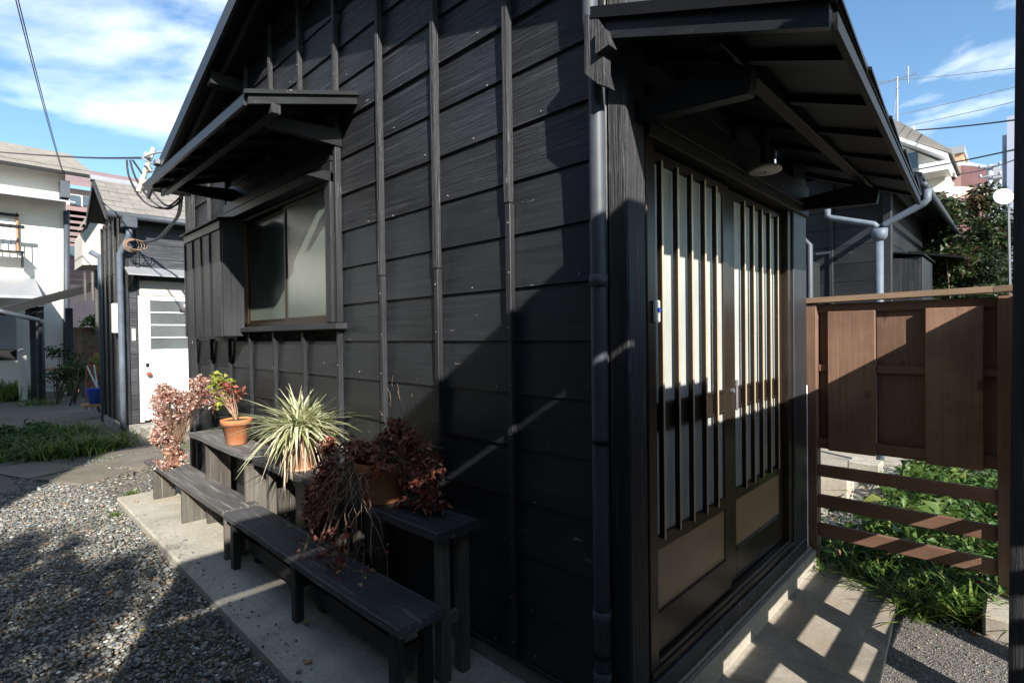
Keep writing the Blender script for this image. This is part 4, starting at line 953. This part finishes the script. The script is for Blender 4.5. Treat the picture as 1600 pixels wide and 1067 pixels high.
for i in range(8):
    z = a[2]-.7-i*2.0*1.15; MB().box(a[0]+.12, b[0]-.08, 44.93, 45.02, z-1.15, z).build('window', m_pane, tb)
for i in range(9):
    z = b[2]-2-i*2.3
    for j in range(3): MB().box(b[0]+.6+j*1.1, b[0]+1.2+j*1.1, 43.9, 44.02, z-.9, z).build('window', m_curt, tb)
up = thing('utility_pole', 'grey concrete utility pole rising behind the dark tree', 'utility pole', tuple(P(1547, 700, Y=18)))
a = P(1547, 258, Y=18); MB().tube([(a[0], 18, G), (a[0], 18, a[2])], .06, 10).build('pole', m_greyb, up, True)
for i in range(4):
    z = a[2]-.06-i*.24; mb = MB().tube([(a[0]-.2, 17.9, z), (a[0]+.2, 17.9, z)], .02, 6)
    for s in (-.18, .18): mb.lathe((a[0]+s, 17.9, z), [(.025, 0), (.035, .04), (.02, .08)], 8)
    mb.build('crossarm', m_greyb, up)
di = thing('satellite_dish', 'white round satellite dish at the right frame edge above the tree', 'satellite dish', tuple(P(1568, 330, Y=9.0)))
c = P(1568, 307, Y=9.0); n_ = np.array([.35, -.85, .25]); n_ /= np.linalg.norm(n_)
mb = MB(); u_ = np.cross(n_, (0, 0, 1.)); u_ /= np.linalg.norm(u_); v_ = np.cross(u_, n_); vs = []
for rr, dd in ((0.001, -.03), (.055, -.018), (.10, .0), (.103, -.010), (.001, -.045)):
    for k in range(28):
        t = 6.2832*k/28; vs.append(c+u_*rr*math.cos(t)+v_*rr*1.05*math.sin(t)+n_*dd)
mb.add(vs, [(i*28+k, i*28+(k+1) % 28, (i+1)*28+(k+1) % 28, (i+1)*28+k) for i in range(4) for k in range(28)]); mb.build('dish', m_white, di, True)
MB().tube([c-n_*.04, c-n_*.1+[.08, 0, -.12], (c[0]+.08, c[1]+.1, G)], .015, 6).build('bracket', m_steel, di)
def wire(label, a, b, sag, r, mat, Yn=24, group='overhead wires', thick=None):
    pts = []; a = np.array(a); b = np.array(b)
    for i in range(Yn+1):
        t = i/Yn; pts.append(a+(b-a)*t-np.array([0, 0, 1.])*sag*4*t*(1-t))
    return MB().tube(pts, r, 5, False).build('overhead_wire', mat, label=label, cat='wire', group=group, smooth=True)
wire('topmost thin wire crossing the aerial', P(1340, 130, Y=24), P(1640, 100, Y=18), .05, .010, m_wirew)
wire('second thin wire below the aerial head', P(1340, 193, Y=24), P(1640, 122, Y=18), .05, .010, m_wirew)
wire('third thin wire crossing the aerial mast', P(1340, 212, Y=24), P(1640, 146, Y=18), .05, .010, m_wirew)
wire('thick cable just above the white gabled roof', P(1360, 206, Y=24), P(1640, 180, Y=18), .1, .022, m_wire)
wire('dark cable crossing the white gable wall', P(1350, 278, Y=20), P(1640, 222, Y=12), .05, .016, m_wire)
wire('sagging cable meeting the tall block', P(1490, 272, Y=20), P(1640, 226, Y=12), .12, .012, m_wire)
wire('thin wire crossing the tall block by the dish', P(1500, 330, Y=20), P(1640, 278, Y=12), .02, .008, m_wirew)

# ------------------------------------------------------------ LEFT: small black annex with white door
A = thing('small_wooden_house', 'small black boarded house with white door and grey shingle roof', 'house', (-10.3, 2.4, G))
AX = -9.5; AY = 1.60; AXL = -11.05
aw = MB().prism([(AX-.02, -1.3), (AX-.02, 1.85), (-10.28, 2.2), (AXL, 1.85), (AXL, -1.3)], 1, AY+.02, 5).build('wall', m_dark, A)
MB().box(AXL-.05, AX+.02, AY-.03, 5, -1.42, -1.262, .01).build('plinth', m_plinth, A)
for k in range(15):
    z0 = -1.25+.2065*k
    if z0 > 1.75: break
    piece('clapboard', m_bx, aw, AXL, AX, AY, AY+.018, z0, z0+.2035, .003)
    ys = [(AY+.03, 1.80), (2.62, 5.0)] if z0 < .62 else [(AY+.03, 5.0)]
    for (a, b) in ys: piece('clapboard', m_byr, aw, AX-.018, AX, a, b, z0, z0+.2035, .003)
for x in (AXL+.02, -10.66, -10.28, -9.9, AX-.02): piece('batten', m_bz, aw, x-.02, x+.02, AY-.025, AY-.003, -1.25, 1.85, .003)
for y in (AY+.05, 1.79, 2.64, 3.1, 3.55, 4.0): piece('batten', m_bz, aw, AX+.003, AX+.025, y-.02, y+.02, -1.25 if y < 1.85 or y > 2.6 else .65, 1.8, .003)
piece('corner_post', m_bz, A, AX-.03, AX+.03, AY-.03, AY+.03, -1.26, 1.85, .004)
# roof of shingles
rx0, rz0 = -9.27, 1.79; rx1, rz1 = -10.28, 2.47; lx0, lz0 = -11.05, 1.93
ar = MB().prism([(rx0, rz0), (rx1, rz1), (rx1, rz1+.02), (rx0, rz0+.02)], 1, 1.42, 5.0).build('roof', m_bpaint, A)
MB().prism([(lx0, lz0), (rx1, rz1), (rx1, rz1+.02), (lx0, lz0+.02)], 1, 1.42, 5.0).build('roof_back', m_slate, ar)
n = 7
sw = .235
for i in range(n):
    t0 = i/n; t1 = min(1, (i+1.25)/n); xa, za = rx0+(rx1-rx0)*t0, rz0+(rz1-rz0)*t0; xb, zb = rx0+(rx1-rx0)*t1, rz0+(rz1-rz0)*t1
    y = 1.40-(sw/2 if i % 2 else 0)
    while y < 3.9:
        y0 = max(y, 1.40); y1 = y+sw-.006; dx = random.uniform(-.012, .012); dz = random.uniform(0, .006)
        if y1-y0 > .05:
            MB().hexa([(xa+dx, y0, za+.036+dz-dx*.6), (xb, y0, zb+.024), (xb, y1, zb+.024), (xa+dx, y1, za+.036+dz-dx*.6)], [(xa+dx, y0, za+.05+dz-dx*.6), (xb, y0, zb+.03), (xb, y1, zb+.03), (xa+dx, y1, za+.05+dz-dx*.6)]).build('shingle', m_slate, ar)
        y += sw
MB().prism([(rx1-.09, rz1-.02), (rx1, rz1+.07), (rx1+.09, rz1-.02)], 1, 1.36, 5).build('ridge_cap', m_ridge, ar)
MB().prism([(rx0-.02, rz0-.09), (rx1, rz1-.09), (rx1, rz1+.03), (rx0-.02, rz0+.03)], 1, 1.385, 1.41).build('barge_board', m_bz, A)
MB().prism([(lx0, lz0-.10), (rx1, rz1-.09), (rx1, rz1+.03), (lx0, lz0+.03)], 1, 1.385, 1.41).build('barge_board', m_bz, A)
ag = MB().tube([(rx0+.05, 1.40, rz0-.02), (rx0+.05, 5, rz0-.0)], .05, 12).build('eave_gutter', m_pipe, A, True)
MB().box(rx0-.04, rx0+.12, 1.56, 1.74, rz0-.19, rz0-.03, .01).build('rain_hopper', m_pipe, ag)
MB().tube([(rx0+.04, 1.65, rz0-.19), (rx0+.02, 1.65, rz0-.30), (AX+.09, 1.56, rz0-.55), (AX+.09, 1.56, -.3), (AX+.09, 1.56, -1.35)], .04, 12).build('downpipe', m_pipe2, A, True)
a = P(140, 393, X=-11.3); a2 = P(156, 402, X=-11.3)
MB().tube([a, a2, P(157, 410, X=-11.3), (a2[0], P(157, 410, X=-11.3)[1], G)], .042, 12).build('downpipe', m_pipe2, A, True)
# white door
ad = MB().box(AX-.012, AX+.012, 1.80, 2.62, -1.262, .62).build('door', m_dark, A)
D0, D1 = 1.83, 2.59
piece('door_frame', m_white, ad, AX+.013, AX+.05, 1.78, 1.83, -1.24, .60, .004); piece('door_frame', m_white, ad, AX+.013, AX+.05, 2.59, 2.64, -1.24, .60, .004)
piece('door_frame', m_white, ad, AX+.013, AX+.05, 1.78, 2.64, .602, .65, .004)
piece('lower_panel', m_white, ad, AX+.013, AX+.038, D0, D1, -1.22, -.17, .004)
piece('stile', m_white, ad, AX+.013, AX+.04, D0, D0+.10, -.168, .60, .003); piece('stile', m_white, ad, AX+.013, AX+.04, D1-.10, D1, -.168, .60, .003)
for i in range(4):
    zb_ = -.165+i*.19; MB().box(AX+.014, AX+.022, D0+.10, D1-.10, zb_+.012, zb_+.17).build('pane', m_dglass, ad)
for i in range(5):
    zb_ = -.168+i*.19; piece('glazing_bar', m_white, ad, AX+.013, AX+.038, D0+.102, D1-.102, zb_-.008, zb_+.012, .002)
MB().tube([(AX+.04, D0+.06, -.52), (AX+.09, D0+.06, -.52)], .026, 14).lathe((AX+.09, D0+.06, -.55), [(.02, 0), (.034, .015), (.034, .045), (.02, .06)], 12).build('handle', m_rust, ad, True)
MB().box(AX+.038, AX+.046, D0+.03, D0+.075, -.42, -.36, .003).build('lock', m_bpaint, ad)
# hood over door, sign lettering none
MB().prism([(AX+.0, 1.06), (AX+.30, .93), (AX+.30, .95), (AX+.0, 1.08)], 1, 1.62, 3.2).build('door_hood', m_ridge, A)
MB().prism([(AX+.003, .70), (AX+.27, .90), (AX+.27, .935), (AX+.003, .90)], 1, 1.66, 1.69).build('hood_bracket', m_bpaint, A)
piece('hood_panel', m_cream2, A, AX+.026, AX+.03, 1.8, 3.0, .66, .88, .002)
piece('meter_box', m_plastic, A, -9.83, -9.70, AY-.09, AY-.025, .10, .54, .006)
piece('switch_plate', m_plastic, A, AX+.004, AX+.02, 1.70, 1.745, -.02, .16, .004)
em = thing('electricity_meter', 'white electricity meter at the far end of the black house', 'meter', (-5.75, 1.62, .2))
MB().box(-5.80, -5.70, 1.50, 1.56, .12, .42, .006).build('back_plate', m_white, em)
MB().tube([(-5.75, 1.50, .30), (-5.75, 1.42, .30)], .055, 18).build('dial', m_steel, em, True)
for i, (x0_, y0_, x1_, y1_, zt_) in enumerate(((-9.35, 1.75, -8.75, 2.8, -1.27), (-8.75, 1.8, -8.3, 2.7, -1.34))):
    struct('door_step', MB().box(x0_, x1_, y0_, y1_, -1.45, zt_, .015), m_conc if i == 0 else m_stone)
# coiled cables under the annex eave
cc = MB(); c = P(205, 383, X=-9.25)
for k in range(4):
    pts = [(c[0]+.02*k, c[1]+(.09+.012*k)*math.cos(t)+.02*k, c[2]+(.10-.01*k)*math.sin(t)) for t in np.linspace(0, 6.28, 20)]; cc.tube(pts, .0055, 5, False)
cc.build('cable_coil', m_twig, label='coil of grey cable under the small house eave', cat='cable', smooth=True)
def cable(label, pts, r, mat, name='power_cable'):
    pts = [np.array(p, float) for p in pts]; out = []
    for i in range(len(pts)-1):
        p0 = pts[max(i-1, 0)]; p1_ = pts[i]; p2_ = pts[i+1]; p3_ = pts[min(i+2, len(pts)-1)]
        for j in range(6):
            t = j/6; out.append(.5*((2*p1_)+(-p0+p2_)*t+(2*p0-5*p1_+4*p2_-p3_)*t*t+(-p0+3*p1_-3*p2_+p3_)*t**3))
    out.append(pts[-1]); return MB().tube(out, r, 6, False).build(name, mat, label=label, cat='cable', group='power cables', smooth=True)
K = P(222, 247, X=-6.2)
cable('long black power cable coming in from the left edge', [P(-120, 226, X=-16), P(0, 238, X=-13.5), P(120, 246, X=-9), K], .011, m_wire)
cable('upper white cable to the verge insulators', [K, P(250, 238, X=-5.9), P(285, 240, X=-5.6)], .008, m_wirew)
cable('lower white cable to the verge insulators', [K, P(240, 256, X=-5.9), P(262, 245, X=-5.7), P(288, 243, X=-5.6)], .008, m_wirew)
cable('outer hanging black cable loop', [P(198, 250, X=-6.3), P(203, 280, X=-6.3), P(225, 315, X=-6.3), P(255, 326, X=-6.2), P(282, 316, X=-6.0), P(285, 300, X=-5.9)], .009, m_wire)
cable('middle hanging black cable loop', [P(203, 250, X=-6.3), P(212, 278, X=-6.3), P(235, 312, X=-6.3), P(262, 327, X=-6.2), P(283, 312, X=-6.0)], .009, m_wire)
cable('inner hanging black cable loop', [P(207, 250, X=-6.3), P(225, 276, X=-6.3), P(243, 305, X=-6.3), P(262, 322, X=-6.2), P(280, 310, X=-6.0)], .009, m_wire)
cable('thick cable bending down to the small house eave', [P(283, 300, X=-6.1), P(279, 335, X=-6.8), P(262, 358, X=-7.8), P(245, 374, X=-8.8), P(225, 378, X=-9.2)], .02, m_pipe)
ib = thing('insulator_bracket', 'cream insulator bracket where the power cables meet the roof', 'insulator', tuple(P(232, 270, Y=1.3)))
MB().tube([P(240, 232, X=-6.3), P(216, 300, X=-6.3)], .022, 6).build('bracket_bar', m_ins, ib)
for (x, y) in ((229, 240), (233, 262), (226, 282)):
    c = P(x, y, X=-6.25); MB().lathe((c[0], c[1], c[2]-.05), [(.015, 0), (.032, .015), (.02, .03), (.032, .045), (.015, .06)], 12).build('insulator', m_ins, ib, True)
MB().box(-5.62, -5.52, 1.19, 1.225, 1.56, 1.60).build('wire_clamp', m_steel, label='small steel clamp for cables on the roof verge', cat='clamp')
# ------------------------------------------------------------ LEFT: open canopy, white house, others
lc = thing('open_canopy', 'low open timber canopy roof beside the small black house', 'canopy', (-16, 1.2, G))
a = P(-40, 494, X=-15.6); b = P(160, 441, X=-15.6)
MB().hexa([(-15.6, a[1], a[2]), (-17.6, a[1], a[2]+.01), (-17.6, b[1], b[2]+.01), (-15.6, b[1], b[2])], [(-15.6, a[1], a[2]+.05), (-17.6, a[1], a[2]+.06), (-17.6, b[1], b[2]+.06), (-15.6, b[1], b[2]+.05)]).build('roof', m_rooft, lc)
MB().hexa([(-15.55, a[1], a[2]-.15), (-15.6, a[1], a[2]-.15), (-15.6, b[1], b[2]-.15), (-15.55, b[1], b[2]-.15)], [(-15.55, a[1], a[2]-.01), (-15.6, a[1], a[2]-.01), (-15.6, b[1], b[2]-.01), (-15.55, b[1], b[2]-.01)]).build('fascia', m_bpaint, lc)
for (px, X_) in ((62, -16.0), (108, -17.4), (52, -17.4)):
    c = P(px, 500, X=X_); piece('post', m_bz, lc, X_-.07, X_+.07, c[1]-.07, c[1]+.07, G, c[2]+.3, .005)
c0, c1 = P(52, 482, X=-15.9), P(112, 474, X=-15.9); MB().box(-17.4, -15.9, c0[1]-.05, c0[1]+.05, c0[2]-.1, c0[2]+.02).build('beam', m_bpaint, lc)
MB().tube([P(-10, 483, X=-15.5), P(8, 488, X=-15.5), P(60, 500, X=-15.6), P(64, 505, X=-15.8), P(64, 620, X=-15.85)], .05, 10).build('downpipe', m_pipe, lc, True)
# white two storey house
W = thing('white_house', 'white rendered two storey house with a balcony window', 'house', (-21, 0, G)); XW = -19
def wq(px0, py0, px1, py1, dx0, dx1, mat, parent, name, X=XW):
    a = P(px0, py0, X=X); b = P(px1, py1, X=X); return MB().box(X+dx0, X+dx1, a[1], b[1], b[2], a[2]).build(name, mat, parent)
y1 = P(105, 400, X=XW)[1]; ztop = P(105, 271, X=XW)[2]
MB().box(XW-7, XW, -8, y1, -1.4, ztop).build('wall', m_cream, W)
MB().prism([(XW+.6, ztop-.1), (XW-3.4, ztop+1.35), (XW-3.4, ztop+1.45), (XW+.6, ztop+.0)], 1, -9, y1+.45).build('roof', m_slate, W)
for k in range(12):
    x = XW+.6-k*.333; MB().prism([(x, ztop+.01+k*.12), (x-.34, ztop+.01+(k+1)*.12), (x-.34, ztop+.03+(k+1)*.12), (x, ztop+.06+k*.12)], 1, -9, y1+.45).build('shingle_course', m_slate, W)
MB().box(XW+.55, XW+.62, -9, y1+.45, ztop-.17, ztop-.09).build('eave_board', m_bpaint, W)
zb = P(105, 325, X=XW)[2]
MB().prism([(XW+.9, zb-.02), (XW, zb+.18), (XW, zb+.22), (XW+.9, zb+.02)], 1, -9, y1+.1).build('pent_roof', m_ridge, W)
z2 = P(60, 455, X=XW+1.0)[2]
MB().prism([(XW+2.0, z2-.25), (XW, z2+.35), (XW, z2+.42), (XW+2.0, z2-.18)], 1, -9, P(60, 455, X=XW+1)[1]).build('pent_roof', m_ridge, W)
wi = wq(-60, 335, 28, 395, .0, .05, m_curt, W, 'window'); wq(24, 333, 29, 396, .05, .12, m_wood_o, wi, 'window_frame'); wq(-60, 330, 29, 336, .05, .12, m_bpaint, wi, 'window_head')
bl = wq(-60, 390, 36, 397, .15, .6, m_bpaint, W, 'balcony'); wq(-60, 354, 36, 358, .55, .6, m_bpaint, bl, 'rail')
for px in range(-58, 37, 12): wq(px, 358, px+2, 390, .56, .6, m_bpaint, bl, 'baluster')
wq(32, 397, 35, 420, .1, .5, m_bpaint, bl, 'bracket')
wp = MB().tube([P(104, 330, X=XW+.1), P(104, 600, X=XW+.1)], .07, 8).build('downpipe', m_pipe, W, True)
wq(-60, 490, 26, 545, .02, .06, m_greyb, W, 'garage_door'); wq(-60, 548, 26, 562, .02, .05, m_dark, W, 'vent'); wq(68, 470, 101, 545, .01, .05, m_cream, W, 'lower_panel')  # grey panel at the left paints the shade on the lower wall
piece('gate_pillar', m_cream2, W, XW+1.9, XW+2.2, P(28, 560, X=XW+2)[1], P(41, 560, X=XW+2)[1], G, P(28, 545, X=XW+2)[2], .02)
wire('left of twin thin wires down to the white house', P(22, -10, X=-10), P(97, 268, X=XW+.3), .1, .008, m_wire)
wire('right of twin thin wires down to the white house', P(26, -10, X=-10), P(99, 270, X=XW+.3), .1, .008, m_wire)
MB().box(XW+.05, XW+.4, y1-.15, y1+.05, ztop-.75, ztop-.3).build('junction_box', m_pipe, W)
# mauve house behind, cream house fragment
PH = thing('mauve_house', 'mauve and pink sided house between white house and annex', 'house', (-27, 5, G)); XP = -27
a = P(100, 300, X=XP); b = P(240, 300, X=XP)
MB().box(XP-6, XP, a[1]-.5, b[1]+2, -1.4, P(150, 300, X=XP)[2]).build('wall', m_pinkw, PH)
MB().prism([(XP+.5, P(150, 299, X=XP)[2]), (XP-3, P(150, 262, X=XP)[2]+.5), (XP-3, P(150, 262, X=XP)[2]+.6), (XP+.5, P(150, 299, X=XP)[2]+.12)], 1, a[1]-2, b[1]+2.5).build('roof', m_purple, PH)
wq(104, 303, 150, 326, .02, .08, m_cream, PH, 'band', XP); 
for (x0, y0_, x1, y1_) in ((108, 305, 125, 322), (128, 307, 146, 324), (108, 385, 132, 402)): wq(x0, y0_, x1, y1_, .09, .14, m_pane, PH, 'window', XP)
for py in range(335, 445, 9): wq(104, py, 240, py+1, .01, .05, m_purple, PH, 'siding_joint', XP)
CH = thing('cream_house', 'narrow cream house gable left of the small black house', 'house', (-14.5, 2.2, G)); XC = -14.5
a = P(127, 365, X=XC); b = P(160, 330, X=XC); 
MB().prism([tuple(P(*q_, X=XC)[1:]) for q_ in ((129, 414), (129, 366), (150, 334), (160, 345), (160, 414))], 0, XC-1.2, XC).build('wall', m_cream2, CH)
MB().hexa([P(122, 362, X=XC+.3), P(152, 318, X=XC+.3), P(152, 318, X=XC-2), P(122, 362, X=XC-2)], [P(122, 357, X=XC+.3), P(152, 313, X=XC+.3), P(152, 313, X=XC-2), P(122, 357, X=XC-2)]).build('roof', m_slate, CH)
for px in (131, 143): wq(px, 425, px+4, 470, -.1, .0, m_leg, CH, 'timber_post', XC)
piece('lower_post', m_leg, CH, XC-.9, XC-.8, b[1]-.05, b[1]+.05, -1.4, P(143, 414, X=XC)[2]-.01)

# reddish lattice fence & shrubs beside the annex
ff = thing('dark_fence', 'dark reddish board fence under the open canopy', 'fence', (-18, 3.0, G))
for i in range(12): piece('board', m_br, ff, -18.5, -18.46, 2.0+i*.2, 2.0+i*.2+.196, G, .35, .003)
C, rv = clumpy(1700, (-18.2, 3.0, .55), (.4, 1.2, .45), 18, .35); V, F, r = leaves(C, .13, .5, rv=rv)
sbh = link('shrub', mesh_np('shrub', V, F, r), m_lgreen, label='green shrub above the dark reddish fence', cat='shrub')
# grass bed in the yard
B = []
for _ in range(26): 
    c = (rng.uniform(-10.4, -8.3), rng.uniform(.0, 1.15)); B.append(np.column_stack([rng.normal(c[0], .13, 170), rng.normal(c[1], .09, 170)]))
B = np.concatenate(B); B = B[(B[:, 1] < 1.4)]; B = np.column_stack([B, np.full(len(B), -1.41)])
V, F, r = blades(B, .30, .014, .6, .55); link('grass_bed', mesh_np('grass_bed', V, F, r, True), m_grass, kind='stuff')
C, rv = clumpy(2600, (-9.5, .45, -1.28), (1.1, .62, .17), 26, .3); V, F, r = leaves(C, .075, .45, .6, .3, rv); link('ground_cover_weeds', mesh_np('ground_cover_weeds', V, F, r), m_lgreen, kind='stuff')
B = np.column_stack([rng.uniform(-19.5, -16.8, 3000), rng.uniform(-1.5, 1.0, 3000), np.full(3000, -1.41)])
V, F, r = blades(B, .55, .03, .5, .5); link('far_grass_bed', mesh_np('far_grass_bed', V, F, r, True), m_grass, kind='stuff')
tuft('grass_tuft', 'pale grass tuft at the right end of the grass bed', (-8.55, 1.32, -1.41), 170, .28, .12, w=.012)
tuft('grass_tuft', 'small weed tuft at the foot of the annex corner', (-9.2, 1.5, -1.41), 70, .2, .06, w=.014)
tuft('grass_tuft', 'tiny weed beside the far apron end', (-5.8, 1.0, -1.41), 60, .07, .022, w=.006)
tuft('grass_tuft', 'tiny weed at the apron kerb', (-5.2, .80, -1.41), 50, .06, .015, w=.006)
tuft('grass_tuft', 'weed tuft at the open canopy post foot', (-15.4, 1.05, -1.41), 90, .25, .15, w=.02)
# potted bushes, basket and bucket beside annex
def bush(label, c, r, n, s, mat, name='garden_shrub'):
    t = thing(name, label, 'shrub', (c[0], c[1], G)); C, rv = clumpy(n, c, r, 12, .4); V, F, r_ = leaves(C, s, .5, rv=rv); link('foliage', mesh_np('foliage', V, F, r_), mat, t)
    twigs([(c[0], c[1], G)]*14, C[rng.integers(0, len(C), 14)], .012, m_bark, t, .05, 'stems'); return t
bush('orange yellow leaved shrub by the blue bucket', (-12.8, 1.75, -.75), (.2, .17, .6), 800, .06, m_lyel)
bush('dry red climber behind the blue bucket', (-13.2, 1.80, -.6), (.2, .2, .65), 700, .06, m_lred)
bush('dark leafy shrub beside the open canopy post', (-15.2, 1.35, -.55), (.4, .5, .5), 700, .085, m_ldark)
bush('dark shrub in front of the canopy shade', (-14.8, 1.6, -.7), (.4, .3, .4), 500, .08, m_lgreen)
bk = thing('blue_bucket', 'bright blue bucket beside the grey downpipe', 'bucket', tuple(P(150, 632, X=-12.0)))
c = P(150, 630, X=-12.0); MB().lathe((c[0], c[1], c[2]), [(.10, 0), (.14, .26), (.15, .27), (.13, .26)], 20).build('body', m_blue, bk, True)
MB().box(c[0]-.2, c[0]+.2, c[1]-.2, c[1]+.2, c[2]-.04, c[2]-.003).build('wooden_shelf', m_wood_o, label='small wooden shelf under the blue bucket', cat='shelf')
rr = thing('red_plant_rack', 'thin red metal plant rack with white rods by the annex', 'rack', tuple(P(140, 640, X=-12.4)))
mb = MB()
for px in (135, 145, 152): mb.tube([P(px, 570, X=-12.4), P(px, 640, X=-12.4)], .012, 5)
for py in (572, 585, 600, 615): mb.tube([P(135, py, X=-12.4), P(152, py, X=-12.4)], .010, 5)
mb.build('frame', m_rust, rr); MB().tube([P(136, 572, X=-12.2), P(155, 612, X=-12.2)], .014, 5).tube([P(147, 570, X=-12.2), P(158, 640, X=-12.2)], .012, 5).build('white_rods', m_white, rr)
bn = thing('garden_table', 'low wooden garden table under the open canopy', 'table', (-16.6, 1.6, G))
piece('tabletop', m_wood_o, bn, -16.9, -16.4, 1.15, 2.0, -.70, -.66, .005)
for x in (-16.85, -16.45):
    for y in (1.2, 1.95): piece('leg', m_leg, bn, x-.03, x+.03, y-.03, y+.03, G, -.702, .003)
tree('bare_shrub', 'bare arching branch shrub before the canopy shade', (-14.6, 1.5, G), 1, (-14.6, 1.75, -.2), (.5, .5, .45), 150, .06, m_lgreen, .02, 10, .3)

# ------------------------------------------------------------ trees behind the camera, whose shade dapples the yard
tree('shade_tree', 'leafy tree standing behind the camera, lowest of the three', (2.6, -3.4, G), 4, (2.6, -3.62, 2.45), (1.15, 1.35, 1.2), 4600, .13, m_lgreen, .1, 36, .25)
tree('shade_tree', 'small sparse leafy tree behind the camera, closest to the tall fence', (2.4, -2.9, G), 3, (2.4, -2.75, 1.75), (.7, .62, .95), 2300, .12, m_lgreen, .05, 26, .25)
tree('shade_tree', 'leafy tree standing behind the camera, middle one', (3.2, -6.2, G), 6, (3.0, -6.0, 4.3), (1.4, 1.85, 1.9), 12500, .17, m_lgreen, .14, 34, .30)
tree('shade_tree', 'tall leafy tree standing behind the camera, highest', (4.2, -10, G), 9, (4.0, -9.6, 7.0), (2.2, 2.4, 3.2), 12000, .22, m_lgreen, .2, 36, .30)

# ------------------------------------------------------------ unseen houses added behind and right of the camera to block skylight
RH = thing('rear_sky_blocker', 'unseen black two storey house added behind the camera to block skylight', 'house', (-4, -6, G))
MB().box(-10.5, .9, -9, -3.3, G, 4.6).build('wall', m_bpaint, RH)  # added mass that keeps skylight off the yard and front wall
MB().box(-4.5, -.15, -8.5, -3.31, 4.61, 7.4).build('upper_wall', m_bpaint, RH)  # taller part, shaped to cut more skylight
MB().prism([(-9.4, 4.62), (-6.1, 5.6), (-2.9, 4.62)], 0, -10.9, 1.2).build('roof', m_rooft, RH)
for k in range(8):
    piece('storey_board', m_bx, RH, -10.5, .9, -3.3, -3.27, G+.05+k*.7, G+.74+k*.7, .004)
for x in (-8.8, -5.5, -2.2):
    for z in (-.2, 2.4): piece('window', m_pane, RH, x, x+1.4, -3.268, -3.25, z, z+1.1, .004)
NH = thing('right_sky_blocker', 'unseen low dark house added right of the camera to block skylight', 'house', (3, -8, G))
MB().box(1.1, 5, -12, -4.6, G, 1.45).build('wall', m_bpaint, NH)  # added mass that blocks sky on the right
MB().prism([(.9, 1.42), (3, 2.75), (5.2, 1.42)], 1, -12.2, -4.4).build('roof', m_rooft, NH)
